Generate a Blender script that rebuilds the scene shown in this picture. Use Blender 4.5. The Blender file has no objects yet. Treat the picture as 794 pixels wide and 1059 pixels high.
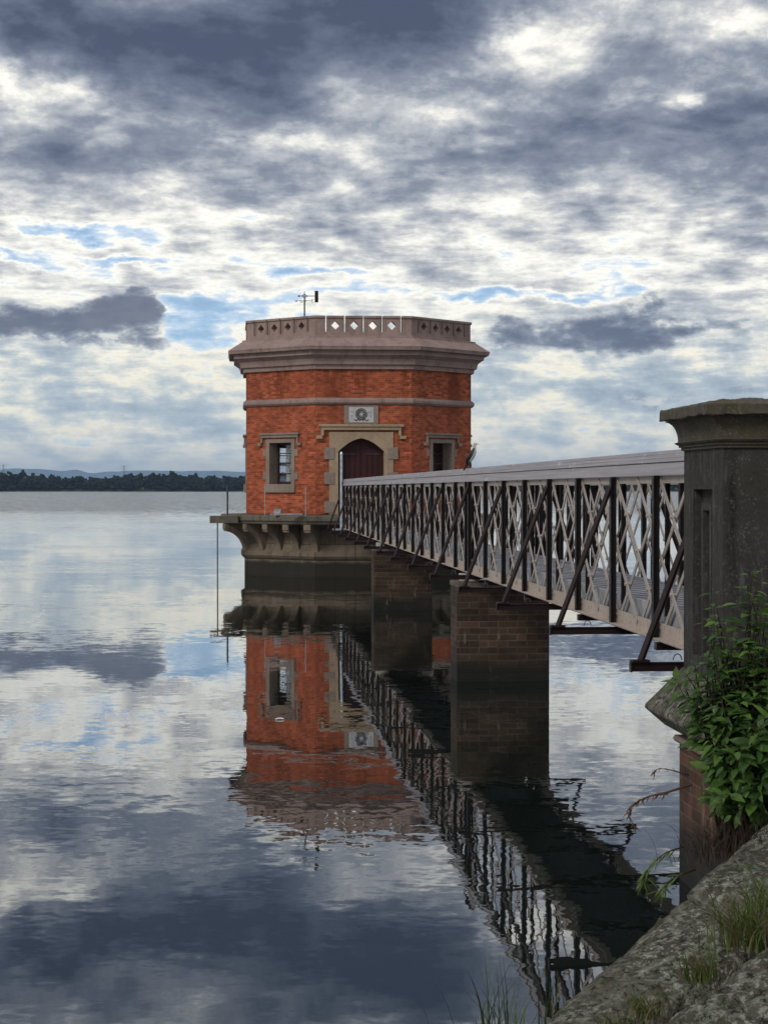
import bpy, bmesh, math, random
from mathutils import Vector, Matrix, noise as mnoise
R = math.radians
random.seed(7)
scene = bpy.context.scene
COL = scene.collection

# ------------------------------------------------------------------ survey
TH = R(4.46)            # the camera looks 4.46 degrees right of the bridge axis (world +Y)
EYE = 3.08              # eye height above the water
F = 2000.0
CT, ST = math.cos(TH), math.sin(TH)
def at(px, py, Z):
    """surveyed point: bearing, height angle and distance to world metres"""
    xc = (px-397)/F*Z; h = (506-py)/F*Z
    return Vector((xc*CT + Z*ST, Z*CT - xc*ST, EYE + h))
def fwd(xc, Z, z=0.0):
    return Vector((xc*CT + Z*ST, Z*CT - xc*ST, z))

# ------------------------------------------------------------------ node helpers
def new_mat(name):
    m = bpy.data.materials.new(name); m.use_nodes = True
    nt = m.node_tree; nt.nodes.clear()
    out = nt.nodes.new('ShaderNodeOutputMaterial')
    b = nt.nodes.new('ShaderNodeBsdfPrincipled')
    nt.links.new(b.outputs[0], out.inputs[0])
    return m, nt, b, out
def nd(nt, t, **kw):
    n = nt.nodes.new(t)
    for k, v in kw.items():
        if hasattr(n, k): setattr(n, k, v)
    return n
def val(nt, sock, v):
    if isinstance(v, bpy.types.NodeSocket): nt.links.new(v, sock)
    else: sock.default_value = v
def math_(nt, op, a, b=None, c=None, clamp=False):
    n = nt.nodes.new('ShaderNodeMath'); n.operation = op; n.use_clamp = clamp
    val(nt, n.inputs[0], a)
    if b is not None: val(nt, n.inputs[1], b)
    if c is not None: val(nt, n.inputs[2], c)
    return n.outputs[0]
def vmath(nt, op, a, b=None):
    n = nt.nodes.new('ShaderNodeVectorMath'); n.operation = op
    val(nt, n.inputs[0], a)
    if b is not None: val(nt, n.inputs[1], b)
    return n.outputs['Value'] if op in ('LENGTH', 'DOT_PRODUCT') else n.outputs[0]
def tex_noise(nt, vec, scale, detail=4, rough=.55, dist=0, col=False):
    n = nt.nodes.new('ShaderNodeTexNoise')
    if vec is not None: nt.links.new(vec, n.inputs['Vector'])
    n.inputs['Scale'].default_value = scale; n.inputs['Detail'].default_value = detail
    n.inputs['Roughness'].default_value = rough; n.inputs['Distortion'].default_value = dist
    return n.outputs['Color'] if col else n.outputs['Fac']
def ramp(nt, fac, stops, interp='LINEAR'):
    n = nt.nodes.new('ShaderNodeValToRGB'); cr = n.color_ramp; cr.interpolation = interp
    while len(cr.elements) < len(stops): cr.elements.new(.5)
    for e, (p, c) in zip(cr.elements, stops):
        e.position = p
        e.color = (c, c, c, 1) if isinstance(c, (int, float)) else (*c, 1)
    nt.links.new(fac, n.inputs[0])
    return n.outputs[0]
def mix(nt, fac, a, b, mode='MIX'):
    n = nt.nodes.new('ShaderNodeMix'); n.data_type = 'RGBA'; n.blend_type = mode
    val(nt, n.inputs[0], fac)
    for s, v in ((n.inputs[6], a), (n.inputs[7], b)):
        if isinstance(v, tuple): v = (*v[:3], 1)
        val(nt, s, v)
    return n.outputs[2]
def maprange(nt, v, a, b, c, d, smooth=True):
    n = nt.nodes.new('ShaderNodeMapRange'); n.interpolation_type = 'SMOOTHSTEP' if smooth else 'LINEAR'
    val(nt, n.inputs[0], v)
    for i, x in zip((1, 2, 3, 4), (a, b, c, d)): n.inputs[i].default_value = x
    return n.outputs[0]
def geo_pos(nt):
    return nt.nodes.new('ShaderNodeNewGeometry').outputs['Position']
def scalev(nt, vec, s):
    return vmath(nt, 'MULTIPLY', vec, s)
def sep(nt, vec):
    n = nt.nodes.new('ShaderNodeSeparateXYZ'); nt.links.new(vec, n.inputs[0]); return n.outputs
def comb(nt, x, y, z):
    n = nt.nodes.new('ShaderNodeCombineXYZ')
    for i, v in enumerate((x, y, z)): val(nt, n.inputs[i], v)
    return n.outputs[0]
def bump(nt, b, h, strength=.5, dist=.02):
    n = nt.nodes.new('ShaderNodeBump'); n.inputs['Strength'].default_value = strength
    n.inputs['Distance'].default_value = dist
    nt.links.new(h, n.inputs['Height']); nt.links.new(n.outputs[0], b.inputs['Normal'])

# ------------------------------------------------------------------ materials
def mat_brick(name, c1, c2, mortar, bw, rh, ms=.008, var=.5, wet=None, rough=.9, soot=None):
    m, nt, b, o = new_mat(name)
    uv = nt.nodes.new('ShaderNodeUVMap').outputs[0]
    pos = geo_pos(nt)
    br = nt.nodes.new('ShaderNodeTexBrick'); nt.links.new(uv, br.inputs[0])
    br.inputs['Color1'].default_value = (*c1, 1); br.inputs['Color2'].default_value = (*c2, 1)
    br.inputs['Mortar'].default_value = (*mortar, 1); br.inputs['Scale'].default_value = 1
    br.inputs['Brick Width'].default_value = bw; br.inputs['Row Height'].default_value = rh
    br.inputs['Mortar Size'].default_value = ms; br.inputs['Mortar Smooth'].default_value = .3
    br.inputs['Bias'].default_value = 0
    # one random tone per brick, taken from the cell the brick sits in
    s = sep(nt, uv)
    row = math_(nt, 'FLOOR', math_(nt, 'DIVIDE', s[1], rh))
    off = math_(nt, 'MULTIPLY', math_(nt, 'MODULO', math_(nt, 'ABSOLUTE', row), 2.0), .5)
    cellx = math_(nt, 'FLOOR', math_(nt, 'ADD', math_(nt, 'DIVIDE', s[0], bw), off))
    wn = nt.nodes.new('ShaderNodeTexWhiteNoise'); wn.noise_dimensions = '2D'
    nt.links.new(comb(nt, cellx, row, 0), wn.inputs['Vector'])
    tone = maprange(nt, wn.outputs['Value'], 0, 1, 1-var, 1+var*.7, False)
    col = mix(nt, 1.0, br.outputs['Color'], comb(nt, tone, tone, tone), 'MULTIPLY')
    big = tex_noise(nt, pos, .55, 6, .65)
    col = mix(nt, maprange(nt, big, .35, .75, 0, .5), col, tuple(x*.45 for x in c1))
    fine = tex_noise(nt, pos, 14, 4, .7)
    col = mix(nt, maprange(nt, fine, .3, .8, 0, .35), col, tuple(min(1, x*1.5) for x in c1))
    if soot:
        st = tex_noise(nt, scalev(nt, pos, (1.6, 1.6, .18)), 1.0, 5, .6)
        z = sep(nt, pos)[2]
        k = math_(nt, 'MULTIPLY', maprange(nt, st, .47, .66, 0, 1), maprange(nt, z, soot[0], soot[1], 0, .75))
        col = mix(nt, k, col, tuple(x*.35 for x in c1))
    if wet:
        z = sep(nt, pos)[2]
        edge = math_(nt, 'ADD', z, math_(nt, 'MULTIPLY', tex_noise(nt, pos, 2.2, 4), .35))
        col = mix(nt, maprange(nt, edge, wet-.18, wet+.22, 1, 0), col, (.012, .012, .010))
        alg = tex_noise(nt, pos, 3.1, 5, .7)
        col = mix(nt, maprange(nt, alg, .5, .68, 0, .6), col, (.03, .03, .018))
        eff = tex_noise(nt, scalev(nt, pos, (5, 5, 1.2)), 1, 5, .7)
        col = mix(nt, maprange(nt, eff, .6, .72, 0, .4), col, (.28, .24, .19))
    nt.links.new(col, b.inputs['Base Color']); b.inputs['Roughness'].default_value = rough
    b.inputs['Specular IOR Level'].default_value = .25
    h = math_(nt, 'ADD', math_(nt, 'MULTIPLY', br.outputs['Fac'], -1.0), math_(nt, 'MULTIPLY', fine, .5))
    bump(nt, b, h, .6, .01)
    return m

def mat_stone(name, base, dark, scale=1.0, streak=.5, speck=None, pale=None, moss=None, rough=.88, bmp=.4, bd=.02, tide=None, joints=None):
    m, nt, b, o = new_mat(name)
    pos = geo_pos(nt)
    n1 = tex_noise(nt, pos, 1.1*scale, 6, .65)
    n2 = tex_noise(nt, pos, 9*scale, 5, .65)
    st = tex_noise(nt, scalev(nt, pos, (4*scale, 4*scale, .45*scale)), 1, 5, .6)
    col = mix(nt, maprange(nt, n1, .35, .7, 0, .75), base, tuple(x*.6 for x in base))
    col = mix(nt, maprange(nt, st, .48, .7, 0, streak), col, dark)
    col = mix(nt, maprange(nt, n2, .3, .75, 0, .4), col, tuple(min(1, x*1.35) for x in base))
    if pale:
        ps = tex_noise(nt, scalev(nt, vmath(nt, 'ADD', pos, (3, 8, 0)), (15, 15, 1.6)), 1, 6, .7)
        col = mix(nt, maprange(nt, ps, .52, .64, 0, pale[1]), col, pale[0])
    hgt = n2
    if joints:
        uv = nt.nodes.new('ShaderNodeUVMap').outputs[0]
        br = nt.nodes.new('ShaderNodeTexBrick'); nt.links.new(uv, br.inputs[0])
        br.inputs['Scale'].default_value = 1; br.inputs['Brick Width'].default_value = joints[0]
        br.inputs['Row Height'].default_value = joints[1]; br.inputs['Mortar Size'].default_value = .012
        br.inputs['Color1'].default_value = (1, 1, 1, 1); br.inputs['Color2'].default_value = (.72, .72, .72, 1)
        br.inputs['Mortar'].default_value = (.3, .3, .3, 1)
        col = mix(nt, 1.0, col, br.outputs['Color'], 'MULTIPLY')
    if speck:
        v = nt.nodes.new('ShaderNodeTexVoronoi'); v.inputs['Scale'].default_value = speck[1]
        nt.links.new(vmath(nt, 'ADD', pos, scalev(nt, tex_noise(nt, pos, 20, 3, .6, col=True), (.08, .08, .08))), v.inputs['Vector'])
        pick = math_(nt, 'MULTIPLY', maprange(nt, v.outputs['Distance'], .2, .42, 1, 0),
                     maprange(nt, tex_noise(nt, pos, speck[1]*.35, 5, .7), .44, .58, 0, 1))
        col = mix(nt, math_(nt, 'MULTIPLY', pick, speck[2]), col, speck[0])
    if moss:
        mn = tex_noise(nt, pos, 3.7*scale, 6, .7)
        col = mix(nt, maprange(nt, mn, moss[1], moss[1]+.12, 0, moss[2]), col, moss[0])
    if tide is not None:
        z = sep(nt, pos)[2]
        e = math_(nt, 'ADD', z, math_(nt, 'MULTIPLY', tex_noise(nt, pos, 1.7, 4), .25))
        col = mix(nt, maprange(nt, e, tide-.03, tide+.12, .92, 0), col, (.014, .014, .011))
    nt.links.new(col, b.inputs['Base Color']); b.inputs['Roughness'].default_value = rough
    b.inputs['Specular IOR Level'].default_value = .25
    hh = math_(nt, 'ADD', hgt, math_(nt, 'MULTIPLY', tex_noise(nt, pos, 38*scale, 3, .7), .35))
    bump(nt, b, hh, bmp, bd)
    return m

def mat_paint(name, base, rust=None, rough=.5, spec=.4, wear=.6):
    m, nt, b, o = new_mat(name)
    pos = geo_pos(nt)
    n1 = tex_noise(nt, pos, 2.3, 5, .65); n2 = tex_noise(nt, pos, 21, 5, .7)
    col = mix(nt, maprange(nt, n1, .3, .75, 0, .5), base, tuple(x*.62 for x in base))
    if rust:
        col = mix(nt, maprange(nt, n2, wear, wear+.09, 0, .85), col, rust)
    nt.links.new(col, b.inputs['Base Color'])
    nt.links.new(maprange(nt, n2, .3, .7, rough-.1, rough+.15), b.inputs['Roughness'])
    b.inputs['Specular IOR Level'].default_value = spec
    bump(nt, b, n2, .2, .004)
    return m

def mat_wood(name, base, droppings=True):
    m, nt, b, o = new_mat(name)
    pos = geo_pos(nt)
    g = tex_noise(nt, scalev(nt, pos, (26, .5, 40)), 1, 5, .65)
    n1 = tex_noise(nt, pos, .9, 5, .6)
    col = mix(nt, maprange(nt, g, .35, .7, 0, .7), base, tuple(x*.58 for x in base))
    col = mix(nt, maprange(nt, n1, .4, .7, 0, .3), col, (base[0]*.8, base[1]*.72, base[2]*.74))
    if droppings:
        d = tex_noise(nt, scalev(nt, pos, (7, 3, 7)), 1, 6, .75)
        col = mix(nt, maprange(nt, d, .6, .67, 0, .85), col, (.62, .61, .60))
    nt.links.new(col, b.inputs['Base Color']); b.inputs['Roughness'].default_value = .75
    bump(nt, b, g, .35, .006)
    return m

def mat_flat(name, base, rough=.6, spec=.4, metal=0.0, var=.25, scale=6):
    m, nt, b, o = new_mat(name)
    n1 = tex_noise(nt, geo_pos(nt), scale, 4, .6)
    col = mix(nt, maprange(nt, n1, .3, .7, 0, 1), tuple(x*(1-var) for x in base), tuple(min(1, x*(1+var)) for x in base))
    nt.links.new(col, b.inputs['Base Color']); b.inputs['Roughness'].default_value = rough
    b.inputs['Specular IOR Level'].default_value = spec; b.inputs['Metallic'].default_value = metal
    return m

def mat_leaf(name, a, c, trans=.35, rough=.42):
    m, nt, b, o = new_mat(name)
    oi = nt.nodes.new('ShaderNodeNewGeometry')
    rnd = oi.outputs['Random Per Island']
    col = ramp(nt, rnd, [(0, a), (.55, tuple((x+y)/2 for x, y in zip(a, c))), (1, c)])
    n1 = tex_noise(nt, oi.outputs['Position'], 25, 3, .6)
    col = mix(nt, maprange(nt, n1, .4, .75, 0, .35), col, tuple(x*1.5 for x in c))
    nt.links.new(col, b.inputs['Base Color']); b.inputs['Roughness'].default_value = rough
    b.inputs['Specular IOR Level'].default_value = .45
    t = nt.nodes.new('ShaderNodeBsdfTranslucent'); nt.links.new(col, t.inputs[0])
    ms = nt.nodes.new('ShaderNodeMixShader'); ms.inputs[0].default_value = trans
    nt.links.new(b.outputs[0], ms.inputs[1]); nt.links.new(t.outputs[0], ms.inputs[2])
    nt.links.new(ms.outputs[0], o.inputs[0])
    return m

M = {}
M['brick'] = mat_brick('red_brick', (.36, .082, .034), (.225, .049, .023), (.25, .135, .09), .215, .074, .008, .55, rough=.9, soot=(4.0, 7.2))
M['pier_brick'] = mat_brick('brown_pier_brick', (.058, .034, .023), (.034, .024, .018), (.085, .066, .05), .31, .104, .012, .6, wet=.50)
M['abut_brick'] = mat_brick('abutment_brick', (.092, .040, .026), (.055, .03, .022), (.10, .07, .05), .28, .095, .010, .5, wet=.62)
M['cornice'] = mat_stone('cornice_stone', (.265, .192, .172), (.085, .058, .05), .8, .5)
M['sand'] = mat_stone('sandstone', (.31, .232, .158), (.21, .15, .10), 1.0, .45)
M['sand_grey'] = mat_stone('grey_sandstone', (.225, .178, .148), (.13, .10, .085), 1.0, .45)
M['platform'] = mat_stone('weathered_platform_stone', (.125, .108, .085), (.045, .04, .034), 1.2, .7, moss=((.05, .05, .028), .52, .5))
M['base_stone'] = mat_stone('tower_base_stone', (.155, .122, .090), (.05, .042, .034), .9, .85, tide=.62, joints=(1.4, .55))
M['corbel'] = mat_stone('corbel_stone', (.18, .142, .105), (.055, .047, .038), 1.1, .8)
M['plaque'] = mat_flat('pale_plaque_stone', (.40, .40, .41), .8, .2, var=.12)
M['dark_relief'] = mat_flat('dark_relief', (.05, .05, .05), .8, .2)
M['bearing'] = mat_stone('pale_bearing_stone', (.42, .40, .36), (.2, .18, .16))
M['roof'] = mat_flat('roof_lead', (.12, .11, .105), .8, .2)
M['door'] = mat_paint('maroon_door_paint', (.034, .0045, .007), None, .55, .3)
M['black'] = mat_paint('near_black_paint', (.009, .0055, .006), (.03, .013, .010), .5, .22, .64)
M['maroon'] = mat_paint('dark_maroon_paint', (.015, .0065, .008), (.05, .02, .014), .5, .25, .64)
M['cream'] = mat_paint('cream_lattice_paint', (.35, .305, .275), (.17, .085, .045), .6, .3, .60)
M['chord'] = mat_paint('cream_chord_paint', (.40, .335, .285), (.20, .09, .045), .65, .3, .56)
M['rail'] = mat_wood('weathered_rail_wood', (.38, .365, .39))
M['frame'] = mat_flat('window_frame_paint', (.03, .014, .012), .5, .4)
M['gal'] = mat_flat('galvanised_metal', (.36, .40, .44), .45, .5, .6)
M['steel'] = mat_flat('dull_dark_steel', (.05, .055, .07), .5, .5, .3)
M['pillar'] = mat_stone('grimy_pillar_stone', (.040, .037, .033), (.006, .006, .008), 2.6, .95, pale=((.095, .090, .090), .6), speck=((.17, .17, .165), 46, .4), moss=((.030, .029, .026), .46, .6), bmp=.8, bd=.012)
M['pillar_cap'] = mat_stone('mossy_cap_stone', (.080, .066, .052), (.018, .017, .015), 2.0, .6, speck=((.22, .21, .18), 45, .5), moss=((.050, .055, .022), .50, .75), bmp=.7, bd=.015)
def mk_lichen():
    m, nt, b, o = new_mat('lichened_stone')
    pos = geo_pos(nt)
    n1 = tex_noise(nt, pos, 2.3, 5, .6); n2 = tex_noise(nt, pos, 11, 8, .72, .8); n3 = tex_noise(nt, vmath(nt, 'ADD', pos, (7, 3, 1)), 22, 6, .68, .5)
    n4 = tex_noise(nt, vmath(nt, 'ADD', pos, (1, 9, 4)), 5.2, 6, .7); n5 = tex_noise(nt, vmath(nt, 'ADD', pos, (5, 2, 8)), 1.6, 4, .6)
    col = mix(nt, maprange(nt, n1, .35, .65, 0, 1), (.085, .078, .062), (.135, .122, .10))
    col = mix(nt, math_(nt, 'MULTIPLY', maprange(nt, n2, .50, .54, 0, .95), maprange(nt, n5, .36, .6, .35, 1)), col, (.23, .245, .19))
    col = mix(nt, maprange(nt, n3, .40, .455, .9, 0), col, (.024, .022, .018))
    col = mix(nt, math_(nt, 'MULTIPLY', maprange(nt, n3, .55, .59, 0, .9), maprange(nt, n5, .4, .62, .2, 1)), col, (.42, .43, .37))
    col = mix(nt, maprange(nt, n4, .53, .62, 0, .75), col, (.042, .056, .020))
    pk = tex_noise(nt, vmath(nt, 'ADD', pos, (4, 4, 9)), 6, 5, .7)
    col = mix(nt, maprange(nt, pk, .62, .68, 0, .6), col, (.26, .18, .145))
    nt.links.new(col, b.inputs['Base Color']); b.inputs['Roughness'].default_value = .95
    b.inputs['Specular IOR Level'].default_value = .15
    bump(nt, b, math_(nt, 'ADD', n2, math_(nt, 'MULTIPLY', n3, .8)), 1.0, .05)
    return m
M['lichen'] = mk_lichen()
M['skirt'] = mat_stone('skirt_stone', (.13, .125, .105), (.04, .038, .034), 2.4, .5, speck=((.24, .26, .21), 38, .6), moss=((.045, .055, .025), .53, .5), bmp=.7, bd=.015)
M['leaf'] = mat_leaf('shrub_leaf', (.026, .074, .014), (.105, .20, .034), .38, .6)
M['leaf_dark'] = mat_leaf('shrub_leaf_old', (.016, .042, .012), (.045, .09, .022), .25)
M['stem'] = mat_flat('shrub_stem', (.032, .023, .016), .8, .2)
M['grass'] = mat_leaf('grass_blade', (.035, .072, .014), (.12, .16, .03), .3, .6)
M['straw'] = mat_leaf('dry_grass_blade', (.10, .075, .04), (.17, .13, .07), .2, .8)
M['reed'] = mat_leaf('dark_reed_blade', (.010, .016, .008), (.026, .036, .014), .15, .6)
M['dead'] = mat_leaf('dead_stalk', (.022, .017, .012), (.06, .045, .03), .1, .85)
M['twig'] = mat_flat('dry_twig', (.085, .042, .030), .8, .2)
M['bird_black'] = mat_flat('black_plumage', (.010, .010, .013), .55, .4)
M['bird_white'] = mat_flat('white_plumage', (.46, .45, .44), .7, .2, var=.12, scale=30)
M['bird_bill'] = mat_flat('yellow_bill', (.40, .29, .13), .5, .4)
M['foam'] = mat_flat('white_plastic', (.75, .75, .72), .5, .4)

def mk_glass(name, lo, hi):
    m, nt, b, o = new_mat(name)
    b.inputs['Base Color'].default_value = (.95, .97, 1, 1); b.inputs['Roughness'].default_value = .02
    b.inputs['Transmission Weight'].default_value = 1; b.inputs['IOR'].default_value = 1.02
    g = nt.nodes.new('ShaderNodeBsdfGlossy'); g.inputs['Roughness'].default_value = .03
    ms = nt.nodes.new('ShaderNodeMixShader')
    n = tex_noise(nt, geo_pos(nt), 2.0, 3)
    nt.links.new(maprange(nt, n, .3, .7, lo, hi), ms.inputs[0])
    nt.links.new(b.outputs[0], ms.inputs[1]); nt.links.new(g.outputs[0], ms.inputs[2]); nt.links.new(ms.outputs[0], o.inputs[0])
    return m
M['glass'] = mk_glass('window_glass', .06, .16)

def mk_deck():
    m, nt, b, o = new_mat('grey_deck_boards')
    pos = geo_pos(nt); s = sep(nt, pos)
    a = R(17)
    # boards laid at a slant to the walkway
    c = math_(nt, 'ADD', math_(nt, 'MULTIPLY', s[0], math.cos(a)), math_(nt, 'MULTIPLY', s[1], math.sin(a)))
    cell = math_(nt, 'DIVIDE', c, .20)
    fr = math_(nt, 'FRACT', cell)
    wn = nt.nodes.new('ShaderNodeTexWhiteNoise'); wn.noise_dimensions = '1D'
    nt.links.new(math_(nt, 'FLOOR', cell), wn.inputs['W'])
    t = maprange(nt, wn.outputs['Value'], 0, 1, .75, 1.2, False)
    col = mix(nt, 1.0, (.23, .235, .26), comb(nt, t, t, t), 'MULTIPLY')
    gap = math_(nt, 'LESS_THAN', fr, .38)
    col = mix(nt, gap, col, (.045, .047, .055))
    nt.links.new(col, b.inputs['Base Color']); b.inputs['Roughness'].default_value = .8
    return m
M['deck'] = mk_deck()
M['kerb'] = mat_flat('pale_kerb_board', (.26, .265, .28), .75, .3)

# ------------------------------------------------------------------ mesh builder
class MB:
    def __init__(s): s.v = []; s.f = []; s.mi = []
    def add(s, verts, faces, mi=0):
        o = len(s.v); s.v += [Vector(p) for p in verts]
        s.f += [tuple(i+o for i in f) for f in faces]; s.mi += [mi]*len(faces)
        return s
    def box(s, lo, hi, mi=0):
        x0, y0, z0 = lo; x1, y1, z1 = hi
        return s.add([(x0,y0,z0),(x1,y0,z0),(x1,y1,z0),(x0,y1,z0),(x0,y0,z1),(x1,y0,z1),(x1,y1,z1),(x0,y1,z1)],
              [(0,3,2,1),(4,5,6,7),(0,1,5,4),(1,2,6,5),(2,3,7,6),(3,0,4,7)], mi)
    def obox(s, o, ax, ay, az, mi=0):
        """box with a corner o and edge vectors"""
        o, ax, ay, az = map(Vector, (o, ax, ay, az))
        p = [o, o+ax, o+ax+ay, o+ay, o+az, o+ax+az, o+ax+ay+az, o+ay+az]
        return s.add(p, [(0,3,2,1),(4,5,6,7),(0,1,5,4),(1,2,6,5),(2,3,7,6),(3,0,4,7)], mi)
    def bar(s, a, b, w, t, wdir, mi=0):
        """flat bar from a to b, width w across wdir, thickness t"""
        a, b = Vector(a), Vector(b); d = (b-a).normalized()
        n = d.cross(Vector(wdir)).normalized(); wv = n.cross(d).normalized()
        o = a - wv*w/2 - n*t/2
        return s.obox(o, b-a, wv*w, n*t, mi)
    def tube(s, pts, r, n=8, mi=0):
        pts = [Vector(p) for p in pts]
        rr = r if isinstance(r, (list, tuple)) else [r]*len(pts)
        up = Vector((0, 0, 1)); base = len(s.v); k = len(pts)
        for i, p in enumerate(pts):
            d = (pts[min(i+1, k-1)] - pts[max(i-1, 0)]).normalized()
            u = d.cross(up)
            if u.length < 1e-3: u = d.cross(Vector((0, 1, 0)))
            u.normalize(); w = u.cross(d)
            for j in range(n):
                a = 2*math.pi*j/n
                s.v.append(p + (u*math.cos(a) + w*math.sin(a))*rr[i])
        for i in range(k-1):
            for j in range(n):
                s.f.append((base+i*n+j, base+i*n+(j+1)%n, base+(i+1)*n+(j+1)%n, base+(i+1)*n+j)); s.mi.append(mi)
        s.f.append(tuple(base+j for j in reversed(range(n)))); s.f.append(tuple(base+(k-1)*n+j for j in range(n))); s.mi += [mi, mi]
        return s
    def prism(s, poly, d, mi=0):
        """polygon extruded by vector d"""
        poly = [Vector(p) for p in poly]; n = len(poly); d = Vector(d)
        return s.add(poly + [p+d for p in poly], [tuple(reversed(range(n))), tuple(range(n, 2*n))] +
              [(i, (i+1) % n, n+(i+1) % n, n+i) for i in range(n)], mi)
    def rings(s, prof, n=8, ph=math.pi/8, closed=True, mi=0):
        """profile of (apothem, z) swept round an n-gon whose flat side faces -Y"""
        base = len(s.v); c = math.cos(math.pi/n)
        for a, z in prof:
            for j in range(n):
                t = -math.pi/2 - ph + 2*math.pi*j/n
                s.v.append(Vector((a/c*math.cos(t), a/c*math.sin(t), z)))
        k = len(prof)
        for i in range(k if closed else k-1):
            i2 = (i+1) % k
            for j in range(n):
                s.f.append((base+i*n+j, base+i*n+(j+1)%n, base+i2*n+(j+1)%n, base+i2*n+j)); s.mi.append(mi)
        return s
    def build(s, name, mats, parent=None, world=False, bevel=0, smooth=False, rough=0):
        me = bpy.data.meshes.new(name)
        vs = s.v
        if parent is not None and world:
            inv = parent.matrix_basis.inverted(); vs = [inv @ p for p in vs]
        me.from_pydata([tuple(p) for p in vs], [], s.f)
        for m in (mats if isinstance(mats, list) else [mats]): me.materials.append(m)
        me.polygons.foreach_set('material_index', s.mi)
        bm = bmesh.new(); bm.from_mesh(me)
        bmesh.ops.recalc_face_normals(bm, faces=bm.faces)
        uvl = bm.loops.layers.uv.new('UVMap')
        for f in bm.faces:
            n = f.normal
            if abs(n.z) > .8: u, v = Vector((1, 0, 0)), Vector((0, 1, 0))
            else:
                u = Vector((0, 0, 1)).cross(n).normalized(); v = Vector((0, 0, 1))
            for l in f.loops: l[uvl].uv = (l.vert.co.dot(u)+50, l.vert.co.dot(v)+50)
            f.smooth = smooth
        bm.to_mesh(me); bm.free()
        o = bpy.data.objects.new(name, me); COL.objects.link(o)
        if parent is not None: o.parent = parent
        if bevel:
            bv = o.modifiers.new('Bevel', 'BEVEL'); bv.width = bevel; bv.segments = 2; bv.limit_method = 'ANGLE'; bv.angle_limit = R(35)
        return o

def tag(o, label, cat, group=None, kind=None):
    o['label'] = label; o['category'] = cat
    if group: o['group'] = group
    if kind: o['kind'] = kind
    return o
def thing(name, label, cat, loc=(0, 0, 0), rz=0, group=None):
    o = bpy.data.objects.new(name, None); COL.objects.link(o)
    o.location = loc; o.rotation_euler = (0, 0, rz); o.empty_display_size = .3
    o.matrix_basis = Matrix.Translation(loc) @ Matrix.Rotation(rz, 4, 'Z')
    return tag(o, label, cat, group)

# ------------------------------------------------------------------ camera
cam_d = bpy.data.cameras.new('camera'); cam = bpy.data.objects.new('camera', cam_d); COL.objects.link(cam)
cam.location = (0, 0, EYE); cam.rotation_euler = (R(90) - 23.5/F, 0, -TH)
cam_d.sensor_fit = 'VERTICAL'; cam_d.sensor_height = 36; cam_d.lens = F/1059*36
cam_d.clip_start = .1; cam_d.clip_end = 90000
scene.camera = cam

# ================================================================== TOWER
A0 = 4.05                     # apothem of the brick octagon
SIDE = 2*A0*math.tan(math.pi/8)
TR = R(0.0)
TC = fwd((368.5-397)/F*71.5, 71.5)
tower = thing('valve_tower', 'octagonal red brick valve tower with stone cornice and parapet standing in the lake', 'tower', (TC.x, TC.y, 0), TR)

def face_frame(k, ap=A0):
    """face k counted from the front (0), +1 to its left as seen from the shore; returns centre, tangent (to the viewer's right on the front), outward normal"""
    t = -math.pi/2 - k*math.pi/4
    n = Vector((math.cos(t), math.sin(t), 0)); tg = Vector((-n.y, n.x, 0))
    return n*ap, tg, n
WT = .54                      # wall thickness
ZB, ZT = 2.2, 7.30
def wall_face(mb, k, opening=None):
    c, tg, n = face_frame(k)
    half_o = SIDE/2; half_i = (A0-WT)*math.tan(math.pi/8)
    def pt(u, z, inner=False):
        if inner:
            uu = max(-half_i, min(half_i, u)); return c - n*WT + tg*uu + Vector((0, 0, z))
        return c + tg*u + Vector((0, 0, z))
    def slab(poly):
        o = [pt(u, z) for u, z in poly]; i = [pt(u, z, True) for u, z in poly]
        m = len(poly)
        mb.add(o+i, [tuple(range(m)), tuple(range(2*m-1, m-1, -1))] + [(q, (q+1) % m, m+(q+1) % m, m+q) for q in range(m)])
    if not opening:
        slab([(-half_o, ZB), (half_o, ZB), (half_o, ZT), (-half_o, ZT)]); return
    u0, u1, z0, z1 = opening[:4]
    slab([(-half_o, ZB), (u0, ZB), (u0, ZT), (-half_o, ZT)])
    slab([(u1, ZB), (half_o, ZB), (half_o, ZT), (u1, ZT)])
    if z0 > ZB: slab([(u0, ZB), (u1, ZB), (u1, z0), (u0, z0)])
    slab([(u0, z1), (u1, z1), (u1, ZT), (u0, ZT)])
WIN = (-.70, .70, 3.16, 4.86)          # rough window opening, filled by the stone dressing
DOOR = (-1.21, 1.03, ZB, 5.08)
mb = MB()
for k in range(8):
    wall_face(mb, k, DOOR if k == 0 else (None if k == 4 else WIN))
mb.build('wall', M['brick'], tower)
# string course, cornice, roof
mb = MB().rings([(A0-.02, 6.03), (A0+.05, 6.03), (A0+.12, 6.10), (A0+.12, 6.19), (A0+.03, 6.27), (A0-.02, 6.27)])
mb.build('string_course', M['cornice'], tower, bevel=.01)
mb = MB().rings([(A0-.05, 7.26), (A0+.10, 7.26), (A0+.12, 7.40), (A0+.20, 7.42), (A0+.22, 7.52), (A0+.26, 7.62), (A0+.40, 7.72), (A0+.45, 7.74),
                 (A0+.45, 7.90), (A0+.62, 7.905), (A0+.64, 7.985), (A0+.66, 8.03), (A0+.20, 8.335), (A0+.16, 8.345), (A0+.16, 8.41), (A0+.02, 8.43), (A0-.4, 8.43), (A0-.4, 7.26)])
mb.build('cornice', M['cornice'], tower, bevel=.008)
MB().rings([(A0-.38, 8.2), (.02, 8.33), (.02, 8.2), (A0-.38, 8.0)]).build('roof', M['roof'], tower)
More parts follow.
